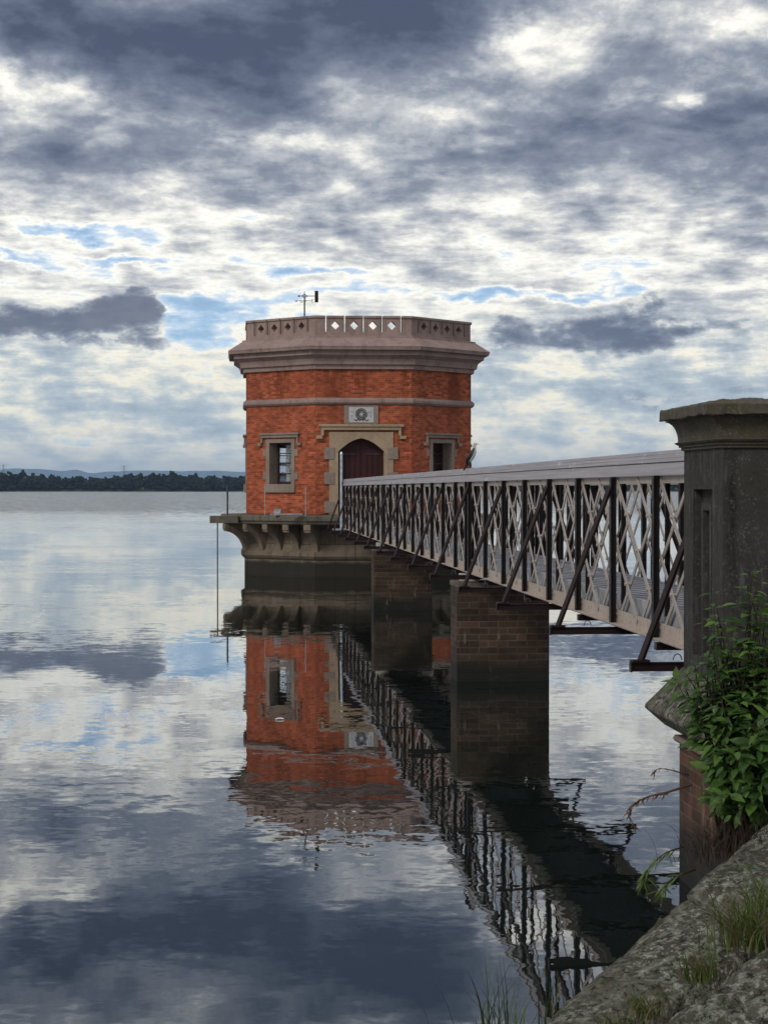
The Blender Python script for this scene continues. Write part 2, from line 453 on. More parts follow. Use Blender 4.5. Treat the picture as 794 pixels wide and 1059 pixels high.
# parapet: blocks parted by slits, each block pierced by a diamond
pa = A0 - .02; PT = .34
mb = MB(); mc = MB()
for k in range(8):
    c, tg, n = face_frame(k, pa)
    half = pa*math.tan(math.pi/8); halfi = (pa-PT)*math.tan(math.pi/8)
    z0, zs, z1, z2 = 8.425, 8.56, 9.05, 9.125
    U = Vector((0, 0, 1))
    sl = [-1.31 + .655*i for i in range(5)]; sw = .025
    # low continuous sill
    P = lambda u, z, d=0: c + tg*u - n*d + U*z
    mb.add([P(-half, z0), P(half, z0), P(half, zs), P(-half, zs), P(-halfi, z0, PT), P(halfi, z0, PT), P(halfi, zs, PT), P(-halfi, zs, PT)],
           [(0,1,2,3), (7,6,5,4), (3,2,6,7), (0,4,5,1)])
    # end blocks
    for sgn in (-1, 1):
        ui = sgn*(1.31+sw)
        a = [P(ui, zs), P(sgn*half, zs), P(sgn*half, z1), P(ui, z1), P(ui, zs, PT), P(sgn*halfi, zs, PT), P(sgn*halfi, z1, PT), P(ui, z1, PT)]
        mb.add(a, [(0,1,2,3), (7,6,5,4), (0,3,7,4), (3,2,6,7)])
        # coping
        h2 = (pa+.05)*math.tan(math.pi/8); h3 = (pa-PT-.04)*math.tan(math.pi/8)
        a = [P(ui, z1, -.05), P(sgn*h2, z1, -.05), P(sgn*h2, z2, -.05), P(ui, z2, -.05), P(ui, z1, PT+.04), P(sgn*h3, z1, PT+.04), P(sgn*h3, z2, PT+.04), P(ui, z2, PT+.04)]
        mc.add(a, [(0,1,2,3), (7,6,5,4), (0,3,7,4), (3,2,6,7), (0,4,5,1)])
    for i in range(4):
        ua, ub = sl[i]+sw, sl[i+1]-sw; um = (ua+ub)/2; zm = (zs+z1)/2 - .01; q = .155
        rect = [(ua, zs), (ub, zs), (ub, z1), (ua, z1)]; dia = [(um, zm-q), (um+q, zm), (um, zm+q), (um-q, zm)]
        vs = [P(u, z) for u, z in rect+dia] + [P(u, z, PT) for u, z in rect+dia]
        fr = [(0,1,4), (1,5,4), (1,2,5), (2,6,5), (2,3,6), (3,7,6), (3,0,7), (0,4,7)]
        mb.add(vs, fr + [tuple(reversed([j+8 for j in f])) for f in fr] +
               [(0,8,9,1), (1,9,10,2), (2,10,11,3), (3,11,8,0), (4,5,13,12), (5,6,14,13), (6,7,15,14), (7,4,12,15)])
        mc.obox(P(ua, z1, -.05), tg*(ub-ua), -n*(PT+.09), U*(z2-z1))
        # raised rim round each diamond panel
        for uu in (ua+.035, ub-.075):
            mb.obox(P(uu, zs+.05, -.025), tg*.04, -n*.022, U*(z1-zs-.09))
parapet = mb.build('parapet', M['cornice'], tower)
mc.build('coping', M['cornice'], parapet)

# windows
def window(k):
    c, tg, n = face_frame(k); U = Vector((0, 0, 1))
    P = lambda u, z, d=0: c + tg*u - n*d + U*z
    mb = MB()
    ou0, ou1, oz0, oz1 = -.53, .53, 3.27, 4.72
    for (a, b) in ((-.70, ou0), (ou1, .70)):                 # jambs, proud of the brick and running deep into the wall
        mb.obox(P(a, 3.16, -.035), tg*(b-a), -n*.515, U*1.70)
    mb.obox(P(ou0, oz1, -.035), tg*(ou1-ou0), -n*.515, U*.14)
    for sgn in (-1, 1):
        for zz in (3.42, 4.24):
            x0 = sgn*.70; mb.obox(P(x0, zz, -.03), tg*(sgn*.15), -n*.10, U*.26)
    w = mb.build('window', M['sand_grey'], tower, bevel=.012)
    MB().obox(P(-.74, 2.96, -.10), tg*1.48, -n*.58, U*.30).build('sill', M['sand_grey'], w, bevel=.02)
    mb = MB()                                              # hood mould with dropped ends
    mb.obox(P(-.96, 5.00, -.13), tg*1.92, -n*.125, U*.07)
    mb.obox(P(-.90, 4.90, -.09), tg*1.80, -n*.085, U*.10)
    for sgn in (-1, 1):
        mb.obox(P(sgn*.90 - (.07 if sgn > 0 else 0), 4.72, -.09), tg*.07, -n*.085, U*.18)
        mb.obox(P(sgn*.96 - .08, 4.62, -.12), tg*.16, -n*.115, U*.10)
    mb.build('hood_mould', M['sand_grey'], w, bevel=.012)
    mb = MB(); D = .38
    for (a, b) in ((ou0, ou0+.07), (ou1-.07, ou1)): mb.obox(P(a, 3.265, D), tg*(b-a), -n*.07, U*1.455)
    for (z, h) in ((3.265, .09), (3.62, .035), (3.98, .055), (4.34, .035), (4.645, .075)):
        mb.obox(P(ou0+.07, z, D+.004), tg*(ou1-ou0-.14), -n*.06, U*h)
    mb.build('frame', M['frame'], w)
    MB().obox(P(ou0+.06, 3.30, D+.03), tg*(ou1-ou0-.12), -n*.006, U*1.38).build('pane', M['glass'], w)
for k in (1, 2, 3, 5, 6, 7): window(k)

# door: stone surround with a four-centred arch, maroon leaves set back
c, tg, n = face_frame(0); U = Vector((0, 0, 1)); c = c - tg*.09
P = lambda u, z, d=0: c + tg*u - n*d + U*z
arch = []
hw, zsp, zap = .80, 4.40, 4.86
for i in range(13):
    t = i/12; u = -hw + 2*hw*t
    s = 1-abs(u)/hw
    arch.append((u, zsp + (zap-zsp)*(1-(1-s)**2.3)*(.72+.28*s)))
mb = MB()
for sgn in (-1, 1): mb.obox(P(sgn*1.12 if sgn < 0 else hw, ZB, -.05), tg*.32, -n*.55, U*(zsp-ZB))
z_top = 5.075
for i in range(12):
    (ua, za), (ub, zb) = arch[i], arch[i+1]
    poly = [P(ua, za, -.05), P(ub, zb, -.05), P(ub, z_top, -.05), P(ua, z_top, -.05)]
    mb.prism(poly, -n*.55)
for sgn in (-1, 1): mb.obox(P(-1.12 if sgn < 0 else hw, zsp, -.05), tg*.32, -n*.55, U*(z_top-zsp))
ds = mb.build('door_surround', M['sand'], tower)
for z, h in ((2.25, .4), (3.25, .42), (4.12, .42)):
    for u in (-1.29, .93): MB().obox(P(u, z, -.075), tg*.36, -n*.10, U*h).build('quoin', M['sand_grey'], ds, bevel=.015)
mb = MB()
mb.obox(P(-1.48, 5.255, -.17), tg*2.96, -n*.165, U*.09); mb.obox(P(-1.40, 5.14, -.12), tg*2.80, -n*.115, U*.115)
for sgn in (-1, 1):
    mb.obox(P(sgn*1.40 - (.10 if sgn > 0 else 0), 4.94, -.12), tg*.10, -n*.115, U*.20)
    mb.obox(P(sgn*1.46 - .11, 4.83, -.15), tg*.22, -n*.145, U*.11)
mb.build('hood_mould', M['sand'], ds, bevel=.015)
mb = MB()
for sgn in (-1, 1):
    mb.obox(P(.004 if sgn > 0 else -.804, ZB+.02, .36), tg*.80, -n*.06, U*2.7)
    for i in range(4):
        u = (.06 if sgn > 0 else -.75) + i*.19; mb.obox(P(u, ZB+.1, .335), tg*.15, -n*.025, U*2.05)
door = mb.build('door', M['door'], tower)
for sgn in (-1, 1):
    MB().obox(P(sgn*.45-.25, 4.30, .30), tg*.5, -n*.035, U*.03).build('strap_hinge', M['steel'], door)

# plaque over the door with a wreath between two sprays of ribbon
mb = MB(); U = Vector((0, 0, 1))
mb.obox(P(-.60, 5.35, -.06), tg*1.20, -n*.055, U*.65)
pl = mb.build('plaque', M['sand_grey'], tower, bevel=.015)
MB().obox(P(-.43, 5.41, -.072), tg*.86, -n*.02, U*.53).build('plaque_face', M['plaque'], pl)
mb = MB()
for i in range(18):
    a = 2*math.pi*i/18; rr = .155
    for da in (-.03, .03):
        p = P(math.cos(a)*(rr+da), 5.70+math.sin(a)*(rr+da), -.078)
        d = (tg*-math.sin(a+da*12) + U*math.cos(a+da*12))
        mb.bar(p - d*.03, p + d*.03, .034, .02, tg*math.cos(a)+U*math.sin(a))
for i in range(10):
    a, b = 2*math.pi*i/10, 2*math.pi*(i+1)/10
    mb.bar(P(math.cos(a)*.075, 5.70+math.sin(a)*.075, -.078), P(math.cos(b)*.075, 5.70+math.sin(b)*.075, -.078), .012, .02, n)
mb.build('wreath', M['dark_relief'], pl)
mb = MB()
for sgn in (-1, 1):
    for (a, b) in (((.02, 5.50), (.10, 5.53)), ((.10, 5.53), (.18, 5.47)), ((.18, 5.47), (.25, 5.51)), ((.03, 5.52), (.07, 5.46))):
        mb.bar(P(sgn*a[0], a[1], -.078), P(sgn*b[0], b[1], -.078), .03, .02, U)
    for (u, z) in ((.27, 5.77), (.34, 5.77), (.34, 5.63)):
        MB().bar(P(sgn*u, z-.03, -.074), P(sgn*u, z+.03, -.074), .016, .008, tg).build('inscription_mark', M['dark_relief'], pl)
mb.build('ribbon', M['dark_relief'], pl)

# platform, corbels and base
AP = A0 + .94
mb = MB().rings([(A0-.5, 2.20), (AP-.02, 2.16), (AP, 2.13), (AP, 1.98), (AP-.06, 1.95), (AP-.10, 1.86), (A0-.5, 1.86)])
mb.build('platform', M['platform'], tower, bevel=.02)
mb = MB().rings([(0.02, -1.5), (A0+.06, -1.5), (A0+.06, .60), (A0+.14, .66), (A0+.20, .74), (A0+.17, .84), (A0+.03, .98), (A0-.04, 1.25), (A0-.04, 1.857), (.02, 1.857)], closed=False)
mb.build('base', M['base_stone'], tower)
def corbel(pos_dir, r_in, r_out, w):
    d = pos_dir; t = Vector((-d.y, d.x, 0)); mb = MB()
    prof = []
    for i in range(11):
        s = i/10; a = s*math.pi/2
        prof.append((r_in + .10 + (r_out-r_in-.16)*(1-math.cos(a))**1.0, .80 + .80*math.sin(a)*.98))
    prof += [(r_out-.06, 1.64), (r_out-.02, 1.66), (r_out-.02, 1.855)]
    poly = [(r_in-.15, .80)] + prof + [(r_in-.15, 1.855)]
    mb.prism([d*a - t*w/2 + Vector((0, 0, z)) for a, z in poly], t*w)
    mb.build('corbel', M['corbel'], tower, bevel=.012)
for k in range(8):
    for fr in (0, .25, .5, .75):
        if k == 0 and 0 < fr: continue
        c0, tg0, n0 = face_frame(k)
        u = (fr-.5)*SIDE; p = c0 + tg0*u; 
        d = p.normalized(); rad = p.length
        po = (n0*(AP-.08) + tg0*u*1.2); 
        ang = 0
        dd = po.normalized() if fr else d
        corbel(dd, rad*1.0, po.length-.02 if fr else (AP-.10)/math.cos(math.pi/8), .25)
# timber beam poking out of the platform's left corner
cl = Vector((math.cos(-math.pi/2-3*math.pi/8), math.sin(-math.pi/2-3*math.pi/8), 0))
# ------- things on the tower
P3 = lambda px, py, Z: at(px, py, Z)
def on_tower(name, label, cat, loc): return thing(name, label, cat, loc)

b0 = P3(217, 538, 68.3); b1 = P3(232, 538, 68.8)
bm_ = MB(); bm_.obox(b0+Vector((0, -.1, -.10)), Vector((1.0, .03, 0)), Vector((0, .25, 0)), Vector((0, 0, .26)))
tag(bm_.build('timber_beam', M['platform'], None, bevel=.01), 'short timber beam sticking out over the water from the platform edge', 'beam')
q0 = P3(225, 540, 68.4); q1 = P3(225, 600, 68.4); q1.z = -.3
tag(MB().tube([q0+Vector((0, -.02, .05)), (q0+q1)/2, q1], .022, 6).build('hanging_cable', M['steel'], None), 'thin dark cable hanging straight down from the beam to the water', 'cable')
for px, Z, lab in ((235.3, 69.0, 'dark stanchion at the outer left corner of the tower platform'), (274, 67.9, 'thin faint stanchion standing before the left window'), (316, 65.8, 'thin stanchion on the platform by the brick corner')):
    p = P3(px, 533, Z); p.z = 2.13
    t = thing('stanchion', lab, 'post', tuple(p), group='platform railing stanchions')
    r = .032 if px < 240 else .010
    MB().tube([p, p+Vector((0, 0, 1.06))], r, 8).build('post', M['steel'] if px < 240 else M['gal'], t, world=True)
    MB().tube([p, p+Vector((0, 0, .03))], .07, 8).build('base_flange', M['steel'], t, world=True)
p = P3(287, 530, 67.2); p.z = 2.17
t = thing('junction_box', 'small pale grey box on the platform under the left window', 'box', tuple(p))
MB().box((p.x-.11, p.y-.08, p.z), (p.x+.11, p.y+.08, p.z+.20)).build('body', M['gal'], t, world=True, bevel=.01)
MB().box((p.x-.125, p.y-.09, p.z+.20), (p.x+.125, p.y+.09, p.z+.225)).build('lid', M['gal'], t, world=True)
p = P3(296, 532, 66.3); p.z = 2.215
tag(MB().box((p.x-.55, p.y-.12, p.z-.02), (p.x+.55, p.y+.12, p.z+.03)).build('plank', M['kerb'], None, bevel=.005), 'pale plank lying flat on the platform below the left window', 'plank')
# pale pole at the bridge end
p = P3(353, 545, 65.6); p.z = 1.75
t = thing('metal_pole', 'slender pale grey pole at the tower end of the bridge', 'pole', tuple(p))
MB().tube([p, p+Vector((0, 0, 2.52))], .045, 8).build('shaft', M['gal'], t, world=True)
MB().tube([p+Vector((0, 0, 2.52)), p+Vector((0, 0, 2.60))], [.06, .03], 8).build('cap', M['gal'], t, world=True)
MB().box((p.x-.3, p.y-.06, p.z-.06), (p.x+.35, p.y+.06, p.z)).build('foot_bracket', M['gal'], t, world=True)

# weather vane
vz = 70.0
vb = P3(315, 327, vz)
vane = thing('weather_vane', 'black weather vane with arrow and broad tail plate above the parapet', 'weather vane', (vb.x, vb.y, 8.30), -TH)
L = lambda x, z: Vector((x, 0, z))
S = vz/F
zz = lambda py: EYE + (506-py)*S - 8.30
MB().tube([L(0, -.02), L(0, zz(312)), L(0, zz(301))], [.028, .028, .008], 8).build('pole', M['steel'], vane)
mb = MB(); za = zz(306.4)
mb.tube([L(-.2, za), L(.50, za)], .014, 6)
mb.prism([L(-.27, za), L(-.17, za+.045), L(-.17, za-.045)], (0, .02, 0))
o = .075
mb.build('arrow', M['steel'], vane)
mb = MB()
for a, b in (((-o*1.3, 0), (0, o)), ((0, o), (o*1.3, 0)), ((o*1.3, 0), (0, -o)), ((0, -o), (-o*1.3, 0))):
    mb.bar(L(a[0], za+a[1]), L(b[0], za+b[1]), .03, .02, (0, 1, 0))
mb.build('ornament', M['steel'], vane)
MB().box((.37, -.012, zz(313)), (.50, .012, zz(301))).build('tail_plate', M['maroon'], vane, bevel=.004)
mb = MB(); zc = zz(311.3)
mb.tube([L(-.28, zc), L(.28, zc)], .009, 6); mb.tube([Vector((0, -.28, zc)), Vector((0, .28, zc))], .009, 6)
mb.build('compass_arm', M['steel'], vane)
def letter(ch, x, y):
    st = {'N': [((-1,-1),(-1,1)), ((-1,1),(1,-1)), ((1,-1),(1,1))], 'S': [((1,1),(-1,1)), ((-1,1),(-1,0)), ((-1,0),(1,0)), ((1,0),(1,-1)), ((1,-1),(-1,-1))],
          'E': [((-1,-1),(-1,1)), ((-1,1),(1,1)), ((-1,0),(.7,0)), ((-1,-1),(1,-1))], 'W': [((-1.2,1),(-.6,-1)), ((-.6,-1),(0,.4)), ((0,.4),(.6,-1)), ((.6,-1),(1.2,1))]}[ch]
    mb = MB(); s = .05
    for a, b in st:
        mb.bar(Vector((x+a[0]*s*.7, y, zc+a[1]*s)), Vector((x+b[0]*s*.7, y, zc+b[1]*s)), .018, .012, (0, 1, 0))
    mb.build('letter', M['steel'], vane)
letter('W', -.30, 0); letter('E', .30, 0); letter('N', -.12, .28); letter('S', .05, -.28)

# ================================================================== BRIDGE
XN, XF = 3.83, 4.98             # near and far truss planes
ZC0, ZRAIL = EYE-1.34, EYE+.124
BAY = 1.956
Y0 = 15.13; NP = 27
YS, YE = 15.04, 66.35
bridge = thing('lattice_footbridge', 'narrow iron lattice girder footbridge running from the stone pillar to the tower', 'bridge', ((XN+XF)/2, YS, ZC0))
B = dict(parent=bridge, world=True)
for X, sg in ((XN, -1), (XF, 1)):
    # bottom chord: angle with upright plate and outstanding flange
    mb = MB()
    mb.box((X-.012, YS, ZC0+.012), (X+.012, YE, ZC0+.135))
    mb.box((X-.085, YS, ZC0), (X+.085, YE, ZC0+.012))
    mb.box((X-sg*.0+(-.02), YS, ZC0-.03), (X+.02, YE, ZC0-.002))
    mb.build('bottom_chord', M['chord'], **B)
    mb = MB()
    mb.box((X-.012, YS, ZRAIL-.07), (X+.012, YE, ZRAIL-.004))
    mb.build('top_chord', M['cream'], **B)
    # handrail: fascia board, shadow gap, three stacked boards on top
    mb = MB()
    mb.box((X-.055, YS, ZRAIL), (X+.055, YE, ZRAIL+.105))
    mb.box((X-.035, YS, ZRAIL+.105), (X+.035, YE, ZRAIL+.117))
    for i in range(3):
        mb.box((X-.065+.013*i, YS, ZRAIL+.117+.034*i), (X+.065-.013*i, YE, ZRAIL+.117+.034*i+.031))
    mb.build('handrail', M['rail'], **B)
    ys = [Y0+BAY*k for k in range(1, NP)]
    for pk in (8, 17): ys.append(Y0+BAY*pk+.42)
    for y in ys:
        mb = MB()
        o1, o2 = (.080, .055) if sg < 0 else (.075, .115)
        mb.box((X-o1, y-.012, ZC0+.014), (X-.0255, y+.012, ZRAIL-.003))
        mb.box((X-o1-.008, y-.045, ZC0+.014), (X-o1-.0005, y+.045, ZRAIL-.003))
        mb.box((X+.0255, y-.012, ZC0+.20), (X+o2, y+.012, ZRAIL-.003))
        mb.box((X+o2+.0005, y-.05, ZC0+.20), (X+o2+.008, y+.05, ZRAIL-.003))
        mb.build('post', M['black'], **B)
    zl, zh = ZC0+.08, ZRAIL-.03; zm = (zl+zh)/2
    for k in range(0, NP):
        ya, yb = Y0+BAY*k, Y0+BAY*(k+1)
        if k == NP-1: yb = ya
        ym = (ya+yb)/2
        if yb <= ya or ya < YS-1.0: continue
        segs = [((ya, zl), (yb, zh), -1), ((ym, zl), (yb, zm), -1), ((ya, zm), (ym, zh), -1),
                ((ya, zh), (yb, zl), 1), ((ya, zm), (ym, zl), 1), ((ym, zh), (yb, zm), 1)]
        mb = MB()
        for (a, b, lay) in segs:
            (y1, z1), (y2, z2) = a, b
            if y1 < YS:
                t = (YS-y1)/(y2-y1)
                if t >= 1: continue
                y1, z1 = YS, z1+(z2-z1)*t
            x = X + lay*.0195
            mb.bar((x, y1, z1), (x, y2, z2), .052, .010, (0, 0, 1))
        # rivets at the crossings
        for (y, z) in ((ym, zm), ((ya+ym)/2, (zl+zm)/2), ((yb+ym)/2, (zl+zm)/2), ((ya+ym)/2, (zh+zm)/2), ((yb+ym)/2, (zh+zm)/2)):
            if y > YS: mb.tube([(X-.040, y, z), (X+.03, y, z)], .02, 6)
        if mb.v: mb.build('lattice_panel', M['cream'], **B)
# deck
DZ = EYE-1.08
MB().box((XN+.105, YS, DZ-.05), (XF-.095, YE+.6, DZ)).build('deck', M['deck'], **B)
MB().box((XN+.102, YS+.01, DZ-.135), (XF-.092, YE+.5, DZ-.052)).build('deck_shade_sheet', M['black'], **B)  # solid near-black sheet added so the deck's underside reads as deep shade
mb = MB()
mb.box((XN+.066, YS, DZ-.16), (XN+.10, YE, DZ+.02)); mb.box((XF-.09, YS, DZ-.16), (XF-.062, YE, DZ+.02))
mb.build('kerb_board', M['kerb'], **B)
# cross beams with outriggers and raking braces
k = 0; y = Y0
for k in range(0, NP, 2):
    y = Y0 + BAY*k
    mb = MB()
    xo = 3.147
    mb.box((xo, y-.022, ZC0-.105), (XN+XF-xo, y+.022, ZC0-.097)); mb.box((xo, y-.03, ZC0-.040), (XN+XF-xo, y+.03, ZC0-.032)); mb.box((xo, y-.012, ZC0-.097), (XN+XF-xo, y+.012, ZC0-.040))
    mb.box((xo-.012, y-.035, ZC0-.11), (xo, y+.035, ZC0-.025))
    mb.build('cross_beam', M['maroon'], **B)
    for sg, X in ((-1, XN), (1, XF)):
        xe = xo+.07 if sg < 0 else XN+XF-xo-.07
        if y < YS and False: continue
        top = Vector((X+sg*.10, y+.0, ZRAIL-.08))
        mb = MB(); mb.tube([(xe, y, ZC0-.03), (X+sg*.087, y, ZRAIL-.10)], .029, 8)
        mb.box((xe-.07, y-.05, ZC0-.030), (xe+.07, y+.05, ZC0-.012))
        mb.build('brace', M['maroon'], **B)
        mb = MB()
        xr = xe - sg*.30
        mb.tube([(xr+.035*math.cos(a), y, ZC0-.018+.05*math.sin(a)) for a in [math.pi*i/6 for i in range(7)]], .005, 5)
        mb.build('eye_bolt', M['steel'], **B)
for k in range(NP):
    if k % 2 == 0: continue
    y = Y0 + BAY*k
    MB().box((XN-.06, y-.05, ZC0-.10), (XF+.06, y+.05, ZC0-.034)).build('floor_beam', M['maroon'], **B)

# piers
def pier(zc_front, label):
    yf = (zc_front - 3.57*ST)/CT
    t = thing('brick_pier', label, 'pier', ((3.57+5.09)/2, yf+.45, 0), group='brick piers under the bridge')
    a = dict(parent=t, world=True)
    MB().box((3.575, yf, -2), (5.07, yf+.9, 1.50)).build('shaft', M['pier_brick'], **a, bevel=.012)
    mb = MB(); mb.box((3.56, yf-.012, 1.502), (5.085, yf+.912, 1.585))
    mb.build('capstone', M['platform'], **a, bevel=.015)
    for X in (XN, XF):
        MB().box((X-.15, yf+.25, 1.587), (X+.15, yf+.65, ZC0-.032)).build('bearing_block', M['bearing'], **a, bevel=.01)
pier(31.0, 'large brown brick bridge pier nearest the stone pillar')
pier(49.3, 'smaller looking brick bridge pier close to the tower base')

# ================================================================== PILLAR AND ABUTMENT
PX0, PX1 = 3.53, 4.24
PYN, PYF = (14.00-3.53*ST)/CT, (15.20-3.53*ST)/CT
pil = thing('stone_pillar', 'dark grimy stone gate pillar with mossy moulded cap at the shore end', 'pillar', ((PX0+PX1)/2, (PYN+PYF)/2, 1.68))
a = dict(parent=pil, world=True)
# shaft, with a sunk panel on the lake side
yp0, yp1 = (14.31-3.53*ST)/CT, (14.90-3.53*ST)/CT
zp0, zp1 = 1.81, EYE+.0
zt = 3.405
mb = MB()
mb.box((PX0+.07, PYN+.002, 1.68), (PX1, PYF-.002, zt))
mb.box((PX0, PYN, 1.68), (PX0+.07, yp0, zt)); mb.box((PX0, yp1, 1.68), (PX0+.07, PYF, zt))
mb.box((PX0, yp0, zp1), (PX0+.07, yp1, zt)); mb.box((PX0, yp0, 1.68), (PX0+.07, yp1, zp0))
mb.box((PX0+.03, yp0+.14, zp0+.001), (PX0+.069, yp0+.20, zp1-.10))
mb.box((PX0+.03, yp1-.20, zp0+.001), (PX0+.069, yp1-.14, zp1-.10))
mb.box((PX0+.03, yp0+.20, zp1-.16), (PX0+.069, yp1-.20, zp1-.10))
mb.build('shaft', M['pillar'], **a)
def ringrect(mb, prof):
    """(offset, z) profile swept round the pillar's plan"""
    base = len(mb.v)
    for o, z in prof:
        for x, y in ((PX0-o, PYN-o), (PX1+o, PYN-o), (PX1+o, PYF+o), (PX0-o, PYF+o)): mb.v.append(Vector((x, y, z)))
    for i in range(len(prof)-1):
        for j in range(4):
            mb.f.append((base+i*4+j, base+i*4+(j+1) % 4, base+i*4+4+(j+1) % 4, base+i*4+4+j)); mb.mi.append(0)
    e = base+(len(prof)-1)*4
    mb.f.append((base+3, base+2, base+1, base)); mb.f.append((e, e+1, e+2, e+3)); mb.mi += [0, 0]
mb = MB()
prof = [(.0, 3.378), (.02, 3.383), (.02, 3.402), (.035, 3.406), (.035, 3.420), (.055, 3.430), (.065, 3.442), (.045, 3.448)]
for i in range(9):
    s = i/8*math.pi/2
    prof.append((.040+.085*(1-math.cos(s)), 3.453+.154*math.sin(s)))
prof.append((.125, 3.612))
ringrect(mb, prof)
cap = mb.build('cap_moulding', M['pillar_cap'], **a)
mb = MB()
ringrect(mb, [(.150, 3.614), (.160, 3.622), (.160, 3.690), (.148, 3.700), (-.03, 3.735), (-.22, 3.745)])
slab = mb.build('cap_slab', M['pillar_cap'], **a)
bm = bmesh.new(); bm.from_mesh(slab.data)
bmesh.ops.subdivide_edges(bm, edges=bm.edges, cuts=24, use_grid_fill=True)
for v in bm.verts:
    p_ = v.co*9
    v.co += Vector((mnoise.noise(p_), mnoise.noise(p_+Vector((5, 0, 0))), mnoise.noise(p_+Vector((0, 7, 0)))))*.011 + Vector((0, 0, .008*mnoise.noise(v.co*31)))
bm.to_mesh(slab.data); bm.free()

ab = thing('bridge_abutment', 'brick abutment with projecting lichened stone skirt below the pillar', 'abutment', (4.6, 15.3, 0))
a = dict(parent=ab, world=True)
AX0, AX1, AY0, AY1 = 3.515, 6.2, 13.55, 15.06
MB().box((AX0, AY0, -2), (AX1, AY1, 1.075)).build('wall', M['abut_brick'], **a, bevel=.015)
def ringab(prof, name, mat, bev=0):
    mb = MB(); base = 0
    for o, z in prof:
        for x, y in ((AX0-o, AY0-o), (AX1+o, AY0-o), (AX1+o, AY1+o), (AX0-o, AY1+o)): mb.v.append(Vector((x, y, z)))
    for i in range(len(prof)-1):
        for j in range(4):
            mb.f.append((i*4+j, i*4+(j+1) % 4, i*4+4+(j+1) % 4, i*4+4+j)); mb.mi.append(0)
    e = (len(prof)-1)*4
    mb.f.append((3, 2, 1, 0)); mb.f.append((e, e+1, e+2, e+3)); mb.mi += [0, 0]
    mb.build(name, mat, **a, bevel=bev)
ringab([(.0, 1.077), (.028, 1.085), (.042, 1.108), (.028, 1.136), (-.02, 1.14)], 'roll_moulding', M['sand_grey'])
ringab([(-.02, 1.143), (.10, 1.21), (.228, 1.33), (.233, 1.353), (-.02, 1.678), (-.06, 1.679)], 'skirt', M['lichen'], .015)
MB().box((PX1+.01, PYN, 1.682), (AX1, PYF-.02, DZ-.055)).build('deck_seat', M['pillar'], **a, bevel=.01)

# ================================================================== BIRD
def bird():
    Zb = 31.35; s = Zb/F
    ft = at(487.0, 484.6, Zb); ft.z = ZRAIL+.117+.034*2+.031
    ft.x = XN
    right = Vector((CT, -ST, 0)); up = Vector((0, 0, 1)); back = Vector((ST, CT, 0))
    right = (right*.92 - back*.38).normalized(); side = up.cross(right)
    base = (486.2, 491.4)
    def p(px, py): return right*((px-base[0])*s*1.05) + up*((base[1]-py)*s)
    # spine from tail tip to crown, half widths front-to-back and side-to-side
    sp = [((479.2, 493.6), .010, .020), ((480.9, 490.6), .014, .026), ((482.6, 487.6), .026, .030), ((484.6, 483.6), .045, .044), ((486.6, 480.2), .054, .054),
          ((488.2, 477.2), .055, .056), ((489.6, 474.4), .048, .050), ((490.4, 472.0), .034, .036), ((490.4, 470.2), .025, .026), ((490.3, 468.8), .024, .025), ((490.7, 467.6), .028, .028), ((491.4, 466.6), .026, .026), ((492.1, 466.1), .016, .018), ((492.9, 466.2), .008, .009), ((494.2, 466.5), .005, .006), ((495.6, 467.0), .003, .004)]
    mb = MB(); n = 12; k = len(sp)
    pts = [p(*q[0]) for q in sp]
    for i, (c0, a_, b_) in enumerate(sp):
        d = (pts[min(i+1, k-1)] - pts[max(i-1, 0)]).normalized()
        fr = side.cross(d).normalized()
        for j in range(n):
            t = 2*math.pi*j/n
            mb.v.append(ft + pts[i] + fr*math.cos(t)*a_ + side*math.sin(t)*b_)
    def m(i, j):
        if i >= 12: return 2
        c = -math.cos(2*math.pi*(j+.5)/n) - .02
        if i < 3: return 0
        if i < 8: return 0 if c > -.35 else 1       # black back, white breast
        if i == 8 or i == 9: return 0 if c > .55 else 1
        return 0 if c > .25 else 1                  # black crown, white cheeks
    for i in range(k-1):
        for j in range(n):
            mb.f.append((i*n+j, i*n+(j+1) % n, (i+1)*n+(j+1) % n, (i+1)*n+j)); mb.mi.append(m(i, j))
    mb.f.append(tuple(range(n))); mb.mi.append(0); mb.f.append(tuple((k-1)*n+j for j in range(n))); mb.mi.append(2)
    for sd in (-1, 1):
        hip = ft + p(485.6, 484.5) + side*sd*.03; foot = ft + right*.0 + side*sd*.035
        mb.tube([hip, ft + p(486.3, 488.0) + side*sd*.034, foot + up*.008], [.016, .009, .007], 6)
        for q in (-.5, 0, .5):
            mb.tube([foot+up*.008, foot + (right*.05 + side*q*.05) + up*.004], [.007, .004], 5)
    # folded wing tips lie along the back
        w = [ft + p(488.6, 475.8) + side*sd*.046 - right*.012, ft + p(486.0, 481.0) + side*sd*.052 - right*.022, ft + p(482.8, 487.0) + side*sd*.03 - right*.012]
        mb.tube(w, [.018, .026, .008], 8)
    o = mb.build('cormorant', [M['bird_black'], M['bird_white'], M['bird_bill']], None, smooth=True)
    tag(o, 'black and white cormorant perched upright on the bridge handrail', 'bird')
bird()

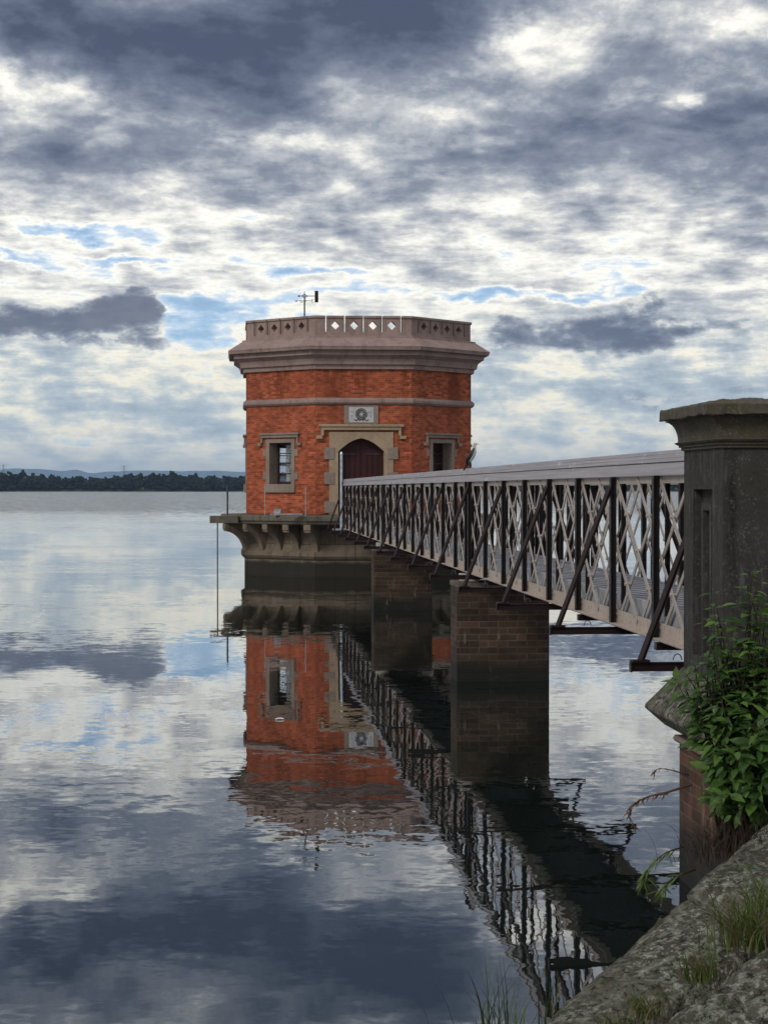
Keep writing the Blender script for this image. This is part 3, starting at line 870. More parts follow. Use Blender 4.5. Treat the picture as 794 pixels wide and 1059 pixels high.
# ================================================================== SHORE
LA, LB = fwd(.97, 10.6, .30), fwd(2.30, 12.2, .95)       # lake-side edge of the long coping slab
ld = Vector((LB.x-LA.x, LB.y-LA.y, 0)); llen = ld.length; ld.normalize()
ln = Vector((ld.y, -ld.x, 0))                              # to the land side
def ground_z(x, y):
    q = Vector((x-LA.x, y-LA.y, 0)); t = q.dot(ld)/llen; d = q.dot(ln)
    tc = max(-3.0, min(1.75, t))
    z = .17 + .60*max(-.35, tc) if t < 1 else .77 + .35*(tc-1)
    z = max(z, .05)
    land = z + .22*max(0, d-.9) + .05*max(0, d-4)
    land = min(land, 2.4)
    if d < 0: land = z - .1 + d*2.4
    land += .05*mnoise.noise(Vector((x*1.3, y*1.3, 0))) + .02*mnoise.noise(Vector((x*5, y*5, 3)))
    return max(-3.0, land)
def limit_view(x, y, z):
    """the photographer's foreshore falls away below the sight line"""
    Z = y*CT + x*ST
    return z
mb = MB(); NXg, NYg = 150, 150
gx0, gx1, gy0, gy1 = -6, 16, -12, 21
for j in range(NYg+1):
    for i in range(NXg+1):
        x = gx0+(gx1-gx0)*i/NXg; y = gy0+(gy1-gy0)*j/NYg
        z = ground_z(x, y)
        Z = y*CT+x*ST; xc = x*CT-y*ST
        lim = EYE - .30*max(Z, 0) - .12 if Z < 9.3 and xc < 2.6 else 9
        z = min(z, max(lim, -3)) if Z > 3.2 else z
        if y > 13.3: z = min(z, -.4 + max(0, x-6.0)*1.2)
        mb.v.append(Vector((x, y, z)))
for j in range(NYg):
    for i in range(NXg):
        q = j*(NXg+1)+i; mb.f.append((q, q+1, q+NXg+2, q+NXg+1)); mb.mi.append(0)
M['soil'] = mat_stone('bank_soil', (.060, .045, .030), (.02, .017, .012), 2.0, .4, speck=((.09, .07, .05), 30, .5), bmp=1.0, bd=.03)
g = mb.build('shore_bank', M['soil'], None, smooth=True); g['kind'] = 'structure'; g['label'] = 'dark earth bank of the lake shore'

def rock(name, label, corners, thick, mat, seed, group=None, sub=5, amp=.022):
    """slab stone from four surface corners, knocked about at the edges"""
    a_, b_, c_, d_ = [Vector(p) for p in corners]
    bm = bmesh.new(); n = 150
    rng = random.Random(seed)
    def S(u, v): return (a_*(1-u)+b_*u)*(1-v) + (d_*(1-u)+c_*u)*v
    nn = (b_-a_).cross(d_-a_).normalized()
    if nn.z < 0: nn = -nn
    top = []; bot = []
    m2 = 64
    for i in range(n+1):
        rt, rb = [], []
        for j in range(m2+1):
            u, v = i/n, j/m2
            eu = .012*mnoise.noise(Vector((seed, v*6, 1))) if 0 < v < 1 else 0
            p = S(u, v)
            e = min(u*(b_-a_).length, (1-u)*(b_-a_).length, v*(d_-a_).length, (1-v)*(d_-a_).length)
            rnd_ = -.05*math.exp(-(e/.05)**2)
            h = amp*mnoise.fractal(p*2.2+Vector((seed, 0, 0)), .9, 2.1, 5) + .40*amp*mnoise.fractal(p*9+Vector((0, seed, 0)), .75, 2.0, 5)
            wob = Vector((mnoise.noise(p*3.1+Vector((9, seed, 0))), mnoise.noise(p*3.1+Vector((0, 5, seed))), 0))*.035*math.exp(-(e/.15)**2)
            p2 = p + nn*(h+rnd_) + wob
            rt.append(bm.verts.new(p2)); rb.append(bm.verts.new(p - nn*thick + wob*.5))
        top.append(rt); bot.append(rb)
    for i in range(n):
        for j in range(m2):
            bm.faces.new((top[i][j], top[i+1][j], top[i+1][j+1], top[i][j+1]))
            bm.faces.new((bot[i][j], bot[i][j+1], bot[i+1][j+1], bot[i+1][j]))
    for i in range(n):
        bm.faces.new((top[i][0], bot[i][0], bot[i+1][0], top[i+1][0])); bm.faces.new((top[i][m2], top[i+1][m2], bot[i+1][m2], bot[i][m2]))
    for j in range(m2):
        bm.faces.new((top[0][j], top[0][j+1], bot[0][j+1], bot[0][j])); bm.faces.new((top[n][j], bot[n][j], bot[n][j+1], top[n][j+1]))
    bmesh.ops.recalc_face_normals(bm, faces=bm.faces)
    for f in bm.faces: f.smooth = True
    me = bpy.data.meshes.new(name); bm.to_mesh(me); bm.free(); me.materials.append(mat)
    o = bpy.data.objects.new(name, me); COL.objects.link(o)
    return tag(o, label, 'stone', group)
GS = 'coping stones along the shore'
rock('coping_stone', 'long lichened coping stone sloping down to the water beside the grass', [at(545, 1066, 10.3), at(708, 922, 11.55), at(786, 966, 10.75), at(590, 1078, 10.0)], .32, M['lichen'], 3, GS)
rock('coping_stone', 'lichened coping stone rising under the shrub above a joint', [at(709.5, 920.5, 11.57), at(800, 838, 12.4), at(900, 895, 11.4), at(790, 962, 10.77)], .32, M['lichen'], 8, GS)
rock('boulder', 'rough lichened boulder in the bottom corner below the grass tuft', [at(650, 1085, 9.3), at(830, 948, 10.0), at(960, 1010, 9.2), at(760, 1160, 8.6)], .45, M['lichen'], 14, None, amp=.05)

# ------------------------------------------------------------------ plants
def leaf_mesh(mb, base, d, nrm, L, W, mi=0, curl=.18, fold=.22):
    """ovate pointed leaf folded a little along the midrib and curled at its tip"""
    d = d.normalized(); s = d.cross(nrm).normalized(); nrm = s.cross(d).normalized()
    prof = [(0, .03), (.16, .62), (.38, 1.0), (.62, .78), (.84, .36), (1, .02)]
    vs = []
    for t, w in prof:
        c = base + d*L*t - nrm*(curl*L*t*t)
        e = nrm*(fold*W*w*.5)
        vs += [c - s*W*w*.5 + e, c, c + s*W*w*.5 + e]
    fs = []
    for i in range(len(prof)-1):
        q = i*3; fs += [(q, q+1, q+4, q+3), (q+1, q+2, q+5, q+4)]
    mb.add(vs, fs, mi)

def shrub(name, label, root, blobs, nst, seed, Lr=(.085, .185)):
    rng = random.Random(seed)
    t = thing(name, label, 'shrub', tuple(root))
    st = MB(); fo = MB(); tocam = Vector((-ST, -CT, .25)).normalized()
    for i in range(nst):
        tgt = None
        c, r = rng.choices(blobs, [b[1].x*b[1].z for b in blobs])[0]
        while True:
            q = Vector((rng.uniform(-1, 1), rng.uniform(-1, 1), rng.uniform(-1, 1)))
            if q.length < 1: break
        tip = c + Vector((q.x*r.x, q.y*r.y, q.z*r.z))
        b0_ = root + Vector((rng.gauss(0, .09), rng.gauss(0, .09), rng.uniform(-.1, .05)))
        mid = b0_.lerp(tip, .55) + Vector((rng.gauss(0, .1), rng.gauss(0, .08), rng.uniform(.05, .28)))
        pts = []
        for k in range(9):
            s = k/8; pts.append(b0_*(1-s)**2 + mid*2*s*(1-s) + tip*s*s)
        st.tube(pts, [.011*(1-.75*k/8) for k in range(9)], 5)
        n_nodes = rng.randint(6, 9)
        for k in range(n_nodes):
            s = .42 + .58*k/(n_nodes-1); idx = min(7, int(s*8)); fr = s*8-idx
            p = pts[idx].lerp(pts[idx+1], fr); d = (pts[idx+1]-pts[idx]).normalized()
            ang = rng.uniform(0, 6.28)
            size = (1 - .45*max(0, s-.8)/.2)
            for q in ((0, math.pi) if k < n_nodes-1 else (0, 2.1, 4.2)):
                u = d.cross(Vector((.3, .2, 1))).normalized(); w = u.cross(d)
                o = u*math.cos(ang+q) + w*math.sin(ang+q)
                ldir = (o + d*.45 + Vector((0, 0, -.25))+tocam*.15).normalized()
                nr = (Vector((0, 0, 1)) + d*.6 + tocam*.35 + Vector((rng.gauss(0, .35), rng.gauss(0, .35), 0))).normalized()
                L = rng.uniform(*Lr)*size*(.55 if rng.random() < .25 else 1)
                pet = p + ldir*.022
                leaf_mesh(fo, pet, ldir, nr, L, L*rng.uniform(.36, .54), 0 if rng.random() < .72 else 1, rng.uniform(.05, .35))
    st.build('stem', M['stem'], t, world=True)
    fo.build('foliage', [M['leaf'], M['leaf_dark']], t, world=True, smooth=True)
root = at(775, 868, 12.6)
bl = [(at(775, 700, 12.6), Vector((.28, .35, .40))), (at(735, 735, 12.5), Vector((.20, .28, .34))), (at(785, 780, 12.3), Vector((.26, .3, .42))),
      (at(742, 640, 12.6), Vector((.06, .2, .26))), (at(775, 622, 12.6), Vector((.10, .2, .20))), (at(792, 640, 12.7), Vector((.12, .2, .16))), (at(715, 705, 12.6), Vector((.06, .12, .12))), (at(760, 810, 12.3), Vector((.2, .2, .22))), (at(830, 720, 12.6), Vector((.3, .35, .55)))]
shrub('leafy_shrub', 'leafy green shrub with broad pointed leaves growing against the pillar', root, bl, 215, 5)

def tuft(name, label, root, n, h, spread, mats, seed, lean=(0, 0, 0), w=.008, group=None, cat='grass'):
    rng = random.Random(seed); mb = MB(); lean = Vector(lean)
    for i in range(n):
        b0_ = root + Vector((rng.gauss(0, spread*.35), rng.gauss(0, spread*.35), -.03))
        a_ = rng.uniform(0, 6.283); out = Vector((math.cos(a_), math.sin(a_), 0))*rng.uniform(.1, 1)*spread + lean*rng.uniform(.4, 1.2)
        hh = h*rng.uniform(.5, 1.1); sd = Vector((-math.sin(a_+.7), math.cos(a_+.7), 0))
        vs = []; K = 6
        droop = rng.uniform(.1, .7)
        for k in range(K+1):
            s = k/K; p = b0_ + out*s*s + Vector((0, 0, hh*(s - droop*.6*s**3))); ww = w*(1-s)**.7*.5+.0006
            vs += [p-sd*ww, p+sd*ww]
        mb.add(vs, [(2*k, 2*k+1, 2*k+3, 2*k+2) for k in range(K)], 0 if rng.random() < .7 else 1)
    o = mb.build(name, mats, None, smooth=True)
    return tag(o, label, cat, group)
tuft('grass_tuft', 'bright green grass tuft hanging over the crack between coping stone and boulder', at(775, 975, 10.35), 220, .38, .26, [M['grass'], M['straw']], 1, (-.14, -.12, 0), .007)
tuft('grass_tuft', 'small green grass tuft at the frame edge above the boulder', at(796, 945, 10.6), 120, .34, .24, [M['grass'], M['grass']], 2, (-.12, -.08, 0), .007)
tuft('grass_tuft', 'low weedy tuft on the coping stone beside the water', at(640, 1062, 10.0), 60, .14, .16, [M['grass'], M['straw']], 3, (-.03, 0, 0), .006)
tuft('grass_tuft', 'loose grass tuft in the crack below the long coping stone', at(722, 1010, 10.2), 110, .24, .16, [M['grass'], M['straw']], 12, (-.08, -.06, 0), .006)
tuft('grass_tuft', 'ragged grass tuft along the bottom frame edge under the coping stone', at(668, 1048, 9.9), 90, .18, .16, [M['grass'], M['straw']], 13, (-.06, -.04, 0), .006)
tuft('reed_clump', 'dark reeds rising from the water below the reflected railing', fwd(.62, 10.55, -.15), 70, .75, .26, [M['reed'], M['grass']], 4, (-.05, 0, 0), .009, cat='reeds')
tuft('reed_clump', 'thin trailing reeds arching over the water further left', fwd(.45, 10.35, -.15), 26, .52, .5, [M['reed'], M['reed']], 5, (-.30, 0, 0), .006, cat='reeds')
tuft('reed_clump', 'few green blades standing alone in the dark reflection', fwd(.94, 11.1, -.1), 12, .60, .10, [M['grass'], M['reed']], 6, (.02, 0, 0), .010, cat='reeds')
tuft('dead_undergrowth', 'brown dead undergrowth tangled at the foot of the brick abutment', at(752, 885, 12.6), 260, .36, .45, [M['dead'], M['stem']], 9, (-.05, -.1, 0), .0035, cat='undergrowth')
tuft('dead_undergrowth', 'dark dry stalks beneath the shrub beside the rising coping stone', at(785, 880, 12.2), 170, .40, .35, [M['stem'], M['dead']], 10, (-.02, -.05, 0), .0035, cat='undergrowth')

def twig(name, label, pts, r, leaflets, seed, mats, L=(.03, .07)):
    rng = random.Random(seed); mb = MB()
    mb.tube(pts, [r*(1-.8*i/(len(pts)-1)) for i in range(len(pts))], 5)
    for i in range(leaflets):
        s = rng.uniform(.1, 1)*(len(pts)-1); k = min(len(pts)-2, int(s)); p = pts[k].lerp(pts[k+1], s-k)
        d = (pts[k+1]-pts[k]).normalized() + Vector((rng.gauss(0, .6), rng.gauss(0, .6), rng.gauss(-.3, .5)))
        leaf_mesh(mb, p, d.normalized(), Vector((rng.gauss(0, .5), -.5, 1)).normalized(), rng.uniform(*L), rng.uniform(.006, .013), 1, .3)
    return tag(mb.build(name, mats, None, smooth=True), label, 'branch')
twig('dry_branch', 'reddish dry branch curling out over the water from the brick abutment', [at(715, 812, 13.3), at(690, 820, 13.3), at(672, 824, 13.3), at(660, 829, 13.3), at(652, 836, 13.3), at(651, 846, 13.3), at(657, 856, 13.3)], .010, 60, 21, [M['twig'], M['twig']])
twig('dry_branch', 'short bare twig above the reddish branch beside the abutment', [at(712, 802, 13.3), at(695, 797, 13.3), at(682, 795, 13.3), at(676, 799, 13.3)], .006, 14, 22, [M['twig'], M['twig']])
twig('fern_frond', 'long green grassy frond drooping over the water beside the abutment', [at(708, 876, 13.0), at(690, 882, 13.0), at(676, 892, 13.0), at(667, 905, 13.0), at(664, 916, 13.0)], .007, 46, 23, [M['stem'], M['grass']], (.07, .16))
twig('fern_frond', 'lower green frond leaning left across the foot of the abutment', [at(720, 900, 12.9), at(702, 906, 12.9), at(690, 914, 12.9), at(682, 924, 12.9)], .007, 34, 24, [M['stem'], M['grass']], (.06, .14))
twig('shrub_sprig', 'lone sprig with one upright leaf poking out left of the shrub', [at(722, 735, 12.6), at(708, 722, 12.6), at(702, 710, 12.6), at(699, 700, 12.6)], .005, 0, 25, [M['stem'], M['leaf']])
mb = MB()
leaf_mesh(mb, at(699, 703, 12.6), Vector((0, 0, 1)), Vector((-.3, -1, .1)), .085, .05, 0, .05)
for (x, y, dx, dz) in ((700, 708, -1, -.35), (703, 714, -.8, -.7), (700, 706, -.9, .2)):
    leaf_mesh(mb, at(x, y, 12.6), Vector((dx, 0, dz)), Vector((0, -.6, 1)), .11, .035, 0, .2)
o = mb.build('sprig_leaves', M['leaf'], bpy.data.objects['shrub_sprig'], smooth=True)
p = fwd((289-397)/F*25.8, 25.8, .0)
p.z = .012
MB_f = MB(); MB_f.tube([p+Vector((-.055, 0, 0)), p+Vector((-.02, .02, .006)), p+Vector((.03, .02, .006)), p+Vector((.06, 0, .0))], [.006, .010, .010, .005], 6)
tag(MB_f.build('floating_feather', M['foam'], None, smooth=True), 'small white feather floating on the reflection of the brick tower', 'feather')

# short grass over the open bank
rng = random.Random(77); mb = MB()
for i in range(9000):
    x = rng.uniform(-3, 12); y = rng.uniform(-4, 13.2)
    q = Vector((x-LA.x, y-LA.y, 0)); d = q.dot(ln); t = q.dot(ld)/llen
    if d < .35 or (d < 1.7 and -1.2 < t < 2.2): continue
    if mnoise.noise(Vector((x*.9, y*.9, 2))) < -.12: continue
    Z = y*CT+x*ST; xc = x*CT-y*ST
    if 2.5 < Z < 9.5 and xc < 2.8: continue
    z = ground_z(x, y) - .02; a_ = rng.uniform(0, 6.28); hh = rng.uniform(.05, .17); o_ = Vector((math.cos(a_), math.sin(a_), 0))
    b_ = Vector((x, y, z)); sd = Vector((-o_.y, o_.x, 0))*.004
    tip = b_ + o_*hh*.5 + Vector((0, 0, hh)); md = b_ + o_*hh*.16 + Vector((0, 0, hh*.6))
    mb.add([b_-sd, b_+sd, md+sd*.7, md-sd*.7, tip], [(0, 1, 2, 3), (3, 2, 4)], 0 if rng.random() < .7 else 1)
o = mb.build('bank_grass', [M['grass'], M['straw']], None)
tag(o, 'short rough grass covering the earth bank behind the stones', 'grass', None, 'stuff')

# ================================================================== WATER
def mk_water():
    m, nt, b, o = new_mat('lake_water')
    pos = geo_pos(nt); s = sep(nt, pos)
    b.inputs['Base Color'].default_value = (.007, .012, .010, 1)
    b.inputs['IOR'].default_value = 1.333; b.inputs['Specular IOR Level'].default_value = .5
    dist = math_(nt, 'POWER', math_(nt, 'ADD', math_(nt, 'MULTIPLY', s[0], s[0]), math_(nt, 'MULTIPLY', s[1], s[1])), .5)
    rot = nt.nodes.new('ShaderNodeMapping'); rot.inputs['Rotation'].default_value = (0, 0, TH); nt.links.new(pos, rot.inputs[0])
    v = rot.outputs[0]
    def slope(vec, scale, det, amp, seed):
        c = tex_noise(nt, vmath(nt, 'ADD', vec, (seed, seed*.7, 0)), scale, det, .5, col=True)
        d = vmath(nt, 'SUBTRACT', c, (.5, .5, .5))
        return scalev(nt, d, (amp*.6, amp, 0))
    def toward(vec, k):
        q = sep(nt, vec)      # breeze ripples: only the faces turned to the shore are seen at this grazing angle
        return comb(nt, q[0], math_(nt, 'MULTIPLY', math_(nt, 'ABSOLUTE', q[1]), -k), 0)
    patch = tex_noise(nt, scalev(nt, v, (.35, 1.0, 1)), .09, 4, .6)
    pk = maprange(nt, patch, .40, .64, .25, 1.7)
    near = slope(scalev(nt, v, (.7, 1, 1)), 4.6, 3, .022, 3.0)
    mid = slope(scalev(nt, v, (.45, 1, 1)), .8, 3, .016, 11.0)
    big = slope(scalev(nt, v, (.5, 1, 1)), .17, 2, .005, 31.0)
    far = toward(slope(scalev(nt, v, (.5, 1, 1)), 1.3, 3, .95, 47.0), 1.5)
    # breeze: the open lake beyond about 150 m is ruffled
    streaks = tex_noise(nt, scalev(nt, v, (.0035, .012, 1)), 1, 4, .6)
    ruff = maprange(nt, math_(nt, 'ADD', dist, math_(nt, 'MULTIPLY', math_(nt, 'SUBTRACT', streaks, .5), 260.0)), 130, 330, 0, 1)
    tiny = slope(scalev(nt, v, (.8, 1, 1)), 13.0, 2, .011, 71.0)
    tot = vmath(nt, 'ADD', vmath(nt, 'ADD', near, tiny), mid)
    n = nt.nodes.new('ShaderNodeVectorMath'); n.operation = 'SCALE'; nt.links.new(tot, n.inputs[0]); nt.links.new(pk, n.inputs['Scale'])
    tot = vmath(nt, 'ADD', n.outputs[0], big)
    n = nt.nodes.new('ShaderNodeVectorMath'); n.operation = 'SCALE'; nt.links.new(far, n.inputs[0]); nt.links.new(ruff, n.inputs['Scale'])
    tot = vmath(nt, 'ADD', tot, n.outputs[0])
    nrm = vmath(nt, 'NORMALIZE', vmath(nt, 'ADD', tot, (0, 0, 1)))
    nt.links.new(nrm, b.inputs['Normal'])
    nt.links.new(math_(nt, 'MULTIPLY', ruff, .10), b.inputs['Roughness'])
    gl = nt.nodes.new('ShaderNodeBsdfGlossy'); gl.inputs['Roughness'].default_value = 0.0; gl.inputs['Color'].default_value = (.93, .96, 1, 1)
    nt.links.new(nrm, gl.inputs['Normal'])
    ms = nt.nodes.new('ShaderNodeMixShader'); nt.links.new(maprange(nt, ruff, 0, 1, .18, 0), ms.inputs[0])
    nt.links.new(b.outputs[0], ms.inputs[1]); nt.links.new(gl.outputs[0], ms.inputs[2]); nt.links.new(ms.outputs[0], o.inputs[0])
    return m
mb = MB(); mb.add([(-14000, -3000, 0), (14000, -3000, 0), (14000, 3000, 0), (-14000, 3000, 0)], [(0, 1, 2, 3)])
w = mb.build('lake_water', mk_water(), None); w['kind'] = 'structure'; w['label'] = 'calm reflecting lake surface'

# ================================================================== FAR SHORE
FAR = 2600.0
def mk_land(name, c, sc):
    return mat_flat(name, c, .95, .1, var=.35, scale=sc)
M['far_land'] = mk_land('far_land', (.05, .055, .03), .02)
M['far_leaf'] = mk_land('far_gum_foliage', (.012, .017, .014), .08)
M['hill'] = mk_land('far_hill', (.03, .045, .035), .002)
mb = MB(); nx = 120
rowsY = [0, 12, 60, 500, 3000, 38000]; rowsZ = [-1, 1.0, 3, 7, 8, 8]
for r_, (yy, zz_) in enumerate(zip(rowsY, rowsZ)):
    for i in range(nx+1):
        xc = -1500 + 3200*i/nx
        if r_ >= 4: xc *= (4 if r_ == 4 else 12)
        wv = 25*mnoise.noise(Vector((xc*.006, 0, 0))) if r_ < 2 else 0
        mb.v.append(fwd(xc, FAR+yy+wv, zz_))
for j in range(len(rowsY)-1):
    for i in range(nx):
        q = j*(nx+1)+i; mb.f.append((q, q+1, q+nx+2, q+nx+1)); mb.mi.append(0)
g = mb.build('far_shore', M['far_land'], None, smooth=True); g['kind'] = 'structure'; g['label'] = 'low far shore of the lake'

def blob(mb, c, rx, rz, rng):
    """lumpy crown clump"""
    t = (1+5**.5)/2
    vs = [(-1,t,0),(1,t,0),(-1,-t,0),(1,-t,0),(0,-1,t),(0,1,t),(0,-1,-t),(0,1,-t),(t,0,-1),(t,0,1),(-t,0,-1),(-t,0,1)]
    fs = [(0,11,5),(0,5,1),(0,1,7),(0,7,10),(0,10,11),(1,5,9),(5,11,4),(11,10,2),(10,7,6),(7,1,8),(3,9,4),(3,4,2),(3,2,6),(3,6,8),(3,8,9),(4,9,5),(2,4,11),(6,2,10),(8,6,7),(9,8,1)]
    a_ = rng.uniform(0, 6.28); ca, sa = math.cos(a_), math.sin(a_); o = []
    for v in vs:
        k = rng.uniform(.35, .68); x, y, z = v
        o.append(c + Vector(((x*ca-y*sa)*rx*k, (x*sa+y*ca)*rx*k, z*rz*k)))
    mb.add(o, fs)
rng = random.Random(33); mb = MB(); trunks = MB()
for i in range(1150):
    xc = rng.uniform(-640, 640); dep = rng.uniform(8, 130)
    base = fwd(xc, FAR+dep, 1.5+dep*.012)
    env = .72 + .30*mnoise.noise(Vector((xc*.011, 3.3, 0))) + .16*mnoise.noise(Vector((xc*.035, 9, 0)))
    H = (16 + 6*rng.random()**1.5)*env + dep*.05
    if rng.random() < .03: H *= 1.15
    for q in range(rng.randint(8, 12)):
        f = rng.random()**1.25
        c = base + Vector((rng.gauss(0, 2.6)*(1.15-f*.5), rng.gauss(0, 2), H*(.18+.8*f)))
        blob(mb, c, rng.uniform(2.4, 5.2)*(1.1-.4*f), rng.uniform(1.8, 3.4), rng)
    mb.tube([base, base+Vector((rng.gauss(0, .6), 0, H*.8))], [.5, .2], 4)
o = mb.build('far_woodland', M['far_leaf'], None)
tag(o, 'dark belt of gum woodland along the far shore', 'woodland', None, 'stuff')

def ridge(name, dist, wid, hf, thick, mat, label, nx=260):
    mb = MB()
    for i in range(nx+1):
        xc = -wid/2 + wid*i/nx; h = hf(xc)
        for dy, k in ((-thick, 0), (-thick*.55, .45), (0, 1), (thick, .6), (thick*2, 0)):
            mb.v.append(fwd(xc, dist+dy, -2 + (h+2)*k*(1 if k in (0, 1) else 1+.25*mnoise.noise(Vector((xc*.004, dy*.01, 5))))))
    for i in range(nx):
        for j in range(4):
            q = i*5+j; mb.f.append((q, q+5, q+6, q+1)); mb.mi.append(0)
    g = mb.build(name, mat, None, smooth=True); g['kind'] = 'structure'; g['label'] = label
def hf1(xc):
    px = 397 + xc/36000*F
    b_ = 488 - 2.4*mnoise.noise(Vector((px*.016, 0, 0))) - 1.2*mnoise.noise(Vector((px*.05, 4, 0)))
    b_ -= 2.6*math.exp(-((px-15)/45)**2) + 3.0*math.exp(-((px-80)/9)**2) + 1.5*math.exp(-((px-160)/40)**2)
    return EYE + (506-b_)*36000/F
ridge('hills', 36000, 26000, hf1, 1500, M['hill'], 'distant blue mountain range')

# power pylons over the wood
def pylon(px, top, label):
    Z = FAR+160; p = at(px, 500, Z); p.z = 3
    H = EYE + (506-top)*Z/F - 3
    t = thing('transmission_tower', label, 'pylon', tuple(p), group='power pylons beyond the far shore')
    mb = MB()
    w0, w1 = 3.2, .7
    def cor(s, z): 
        w_ = w0+(w1-w0)*min(1, z/H*1.2)
        return [p+Vector((a_*w_, b_*w_, z)) for a_, b_ in ((-1, -1), (1, -1), (1, 1), (-1, 1))]
    N = 7; lv = [cor(0, H*i/N) for i in range(N+1)]
    for i in range(N):
        for j in range(4):
            mb.tube([lv[i][j], lv[i+1][j]], .12, 4); mb.tube([lv[i][j], lv[i+1][(j+1) % 4]], .07, 4); mb.tube([lv[i+1][j], lv[i+1][(j+1) % 4]], .07, 4)
    mb.build('lattice_mast', M['steel'], t, world=True)
    for z in (.74, .86, .97):
        MB().bar(p+Vector((-5.0, 0, H*z)), p+Vector((5.0, 0, H*z)), .25, .25, (0, 0, 1)).build('cross_arm', M['steel'], t, world=True)
pylon(4, 480.5, 'faint lattice power pylon rising from the wood at the picture edge')
pylon(128.5, 481.5, 'faint lattice power pylon above the wood midway to the tower')

# ================================================================== AIR
hz = bpy.data.materials.new('haze_air'); hz.use_nodes = True; nt = hz.node_tree; nt.nodes.clear()
out = nt.nodes.new('ShaderNodeOutputMaterial'); pv = nt.nodes.new('ShaderNodeVolumePrincipled')
pv.inputs['Color'].default_value = (.47, .69, 1.0, 1); pv.inputs['Density'].default_value = 3.4e-5; pv.inputs['Anisotropy'].default_value = .0
nt.links.new(pv.outputs[0], out.inputs['Volume'])
mb = MB(); mb.box((-22000, -2500, -4), (22000, 42000, 520))
h = mb.build('haze', hz, None); h['kind'] = 'stuff'; h['label'] = 'thin blue air over the lake'; 

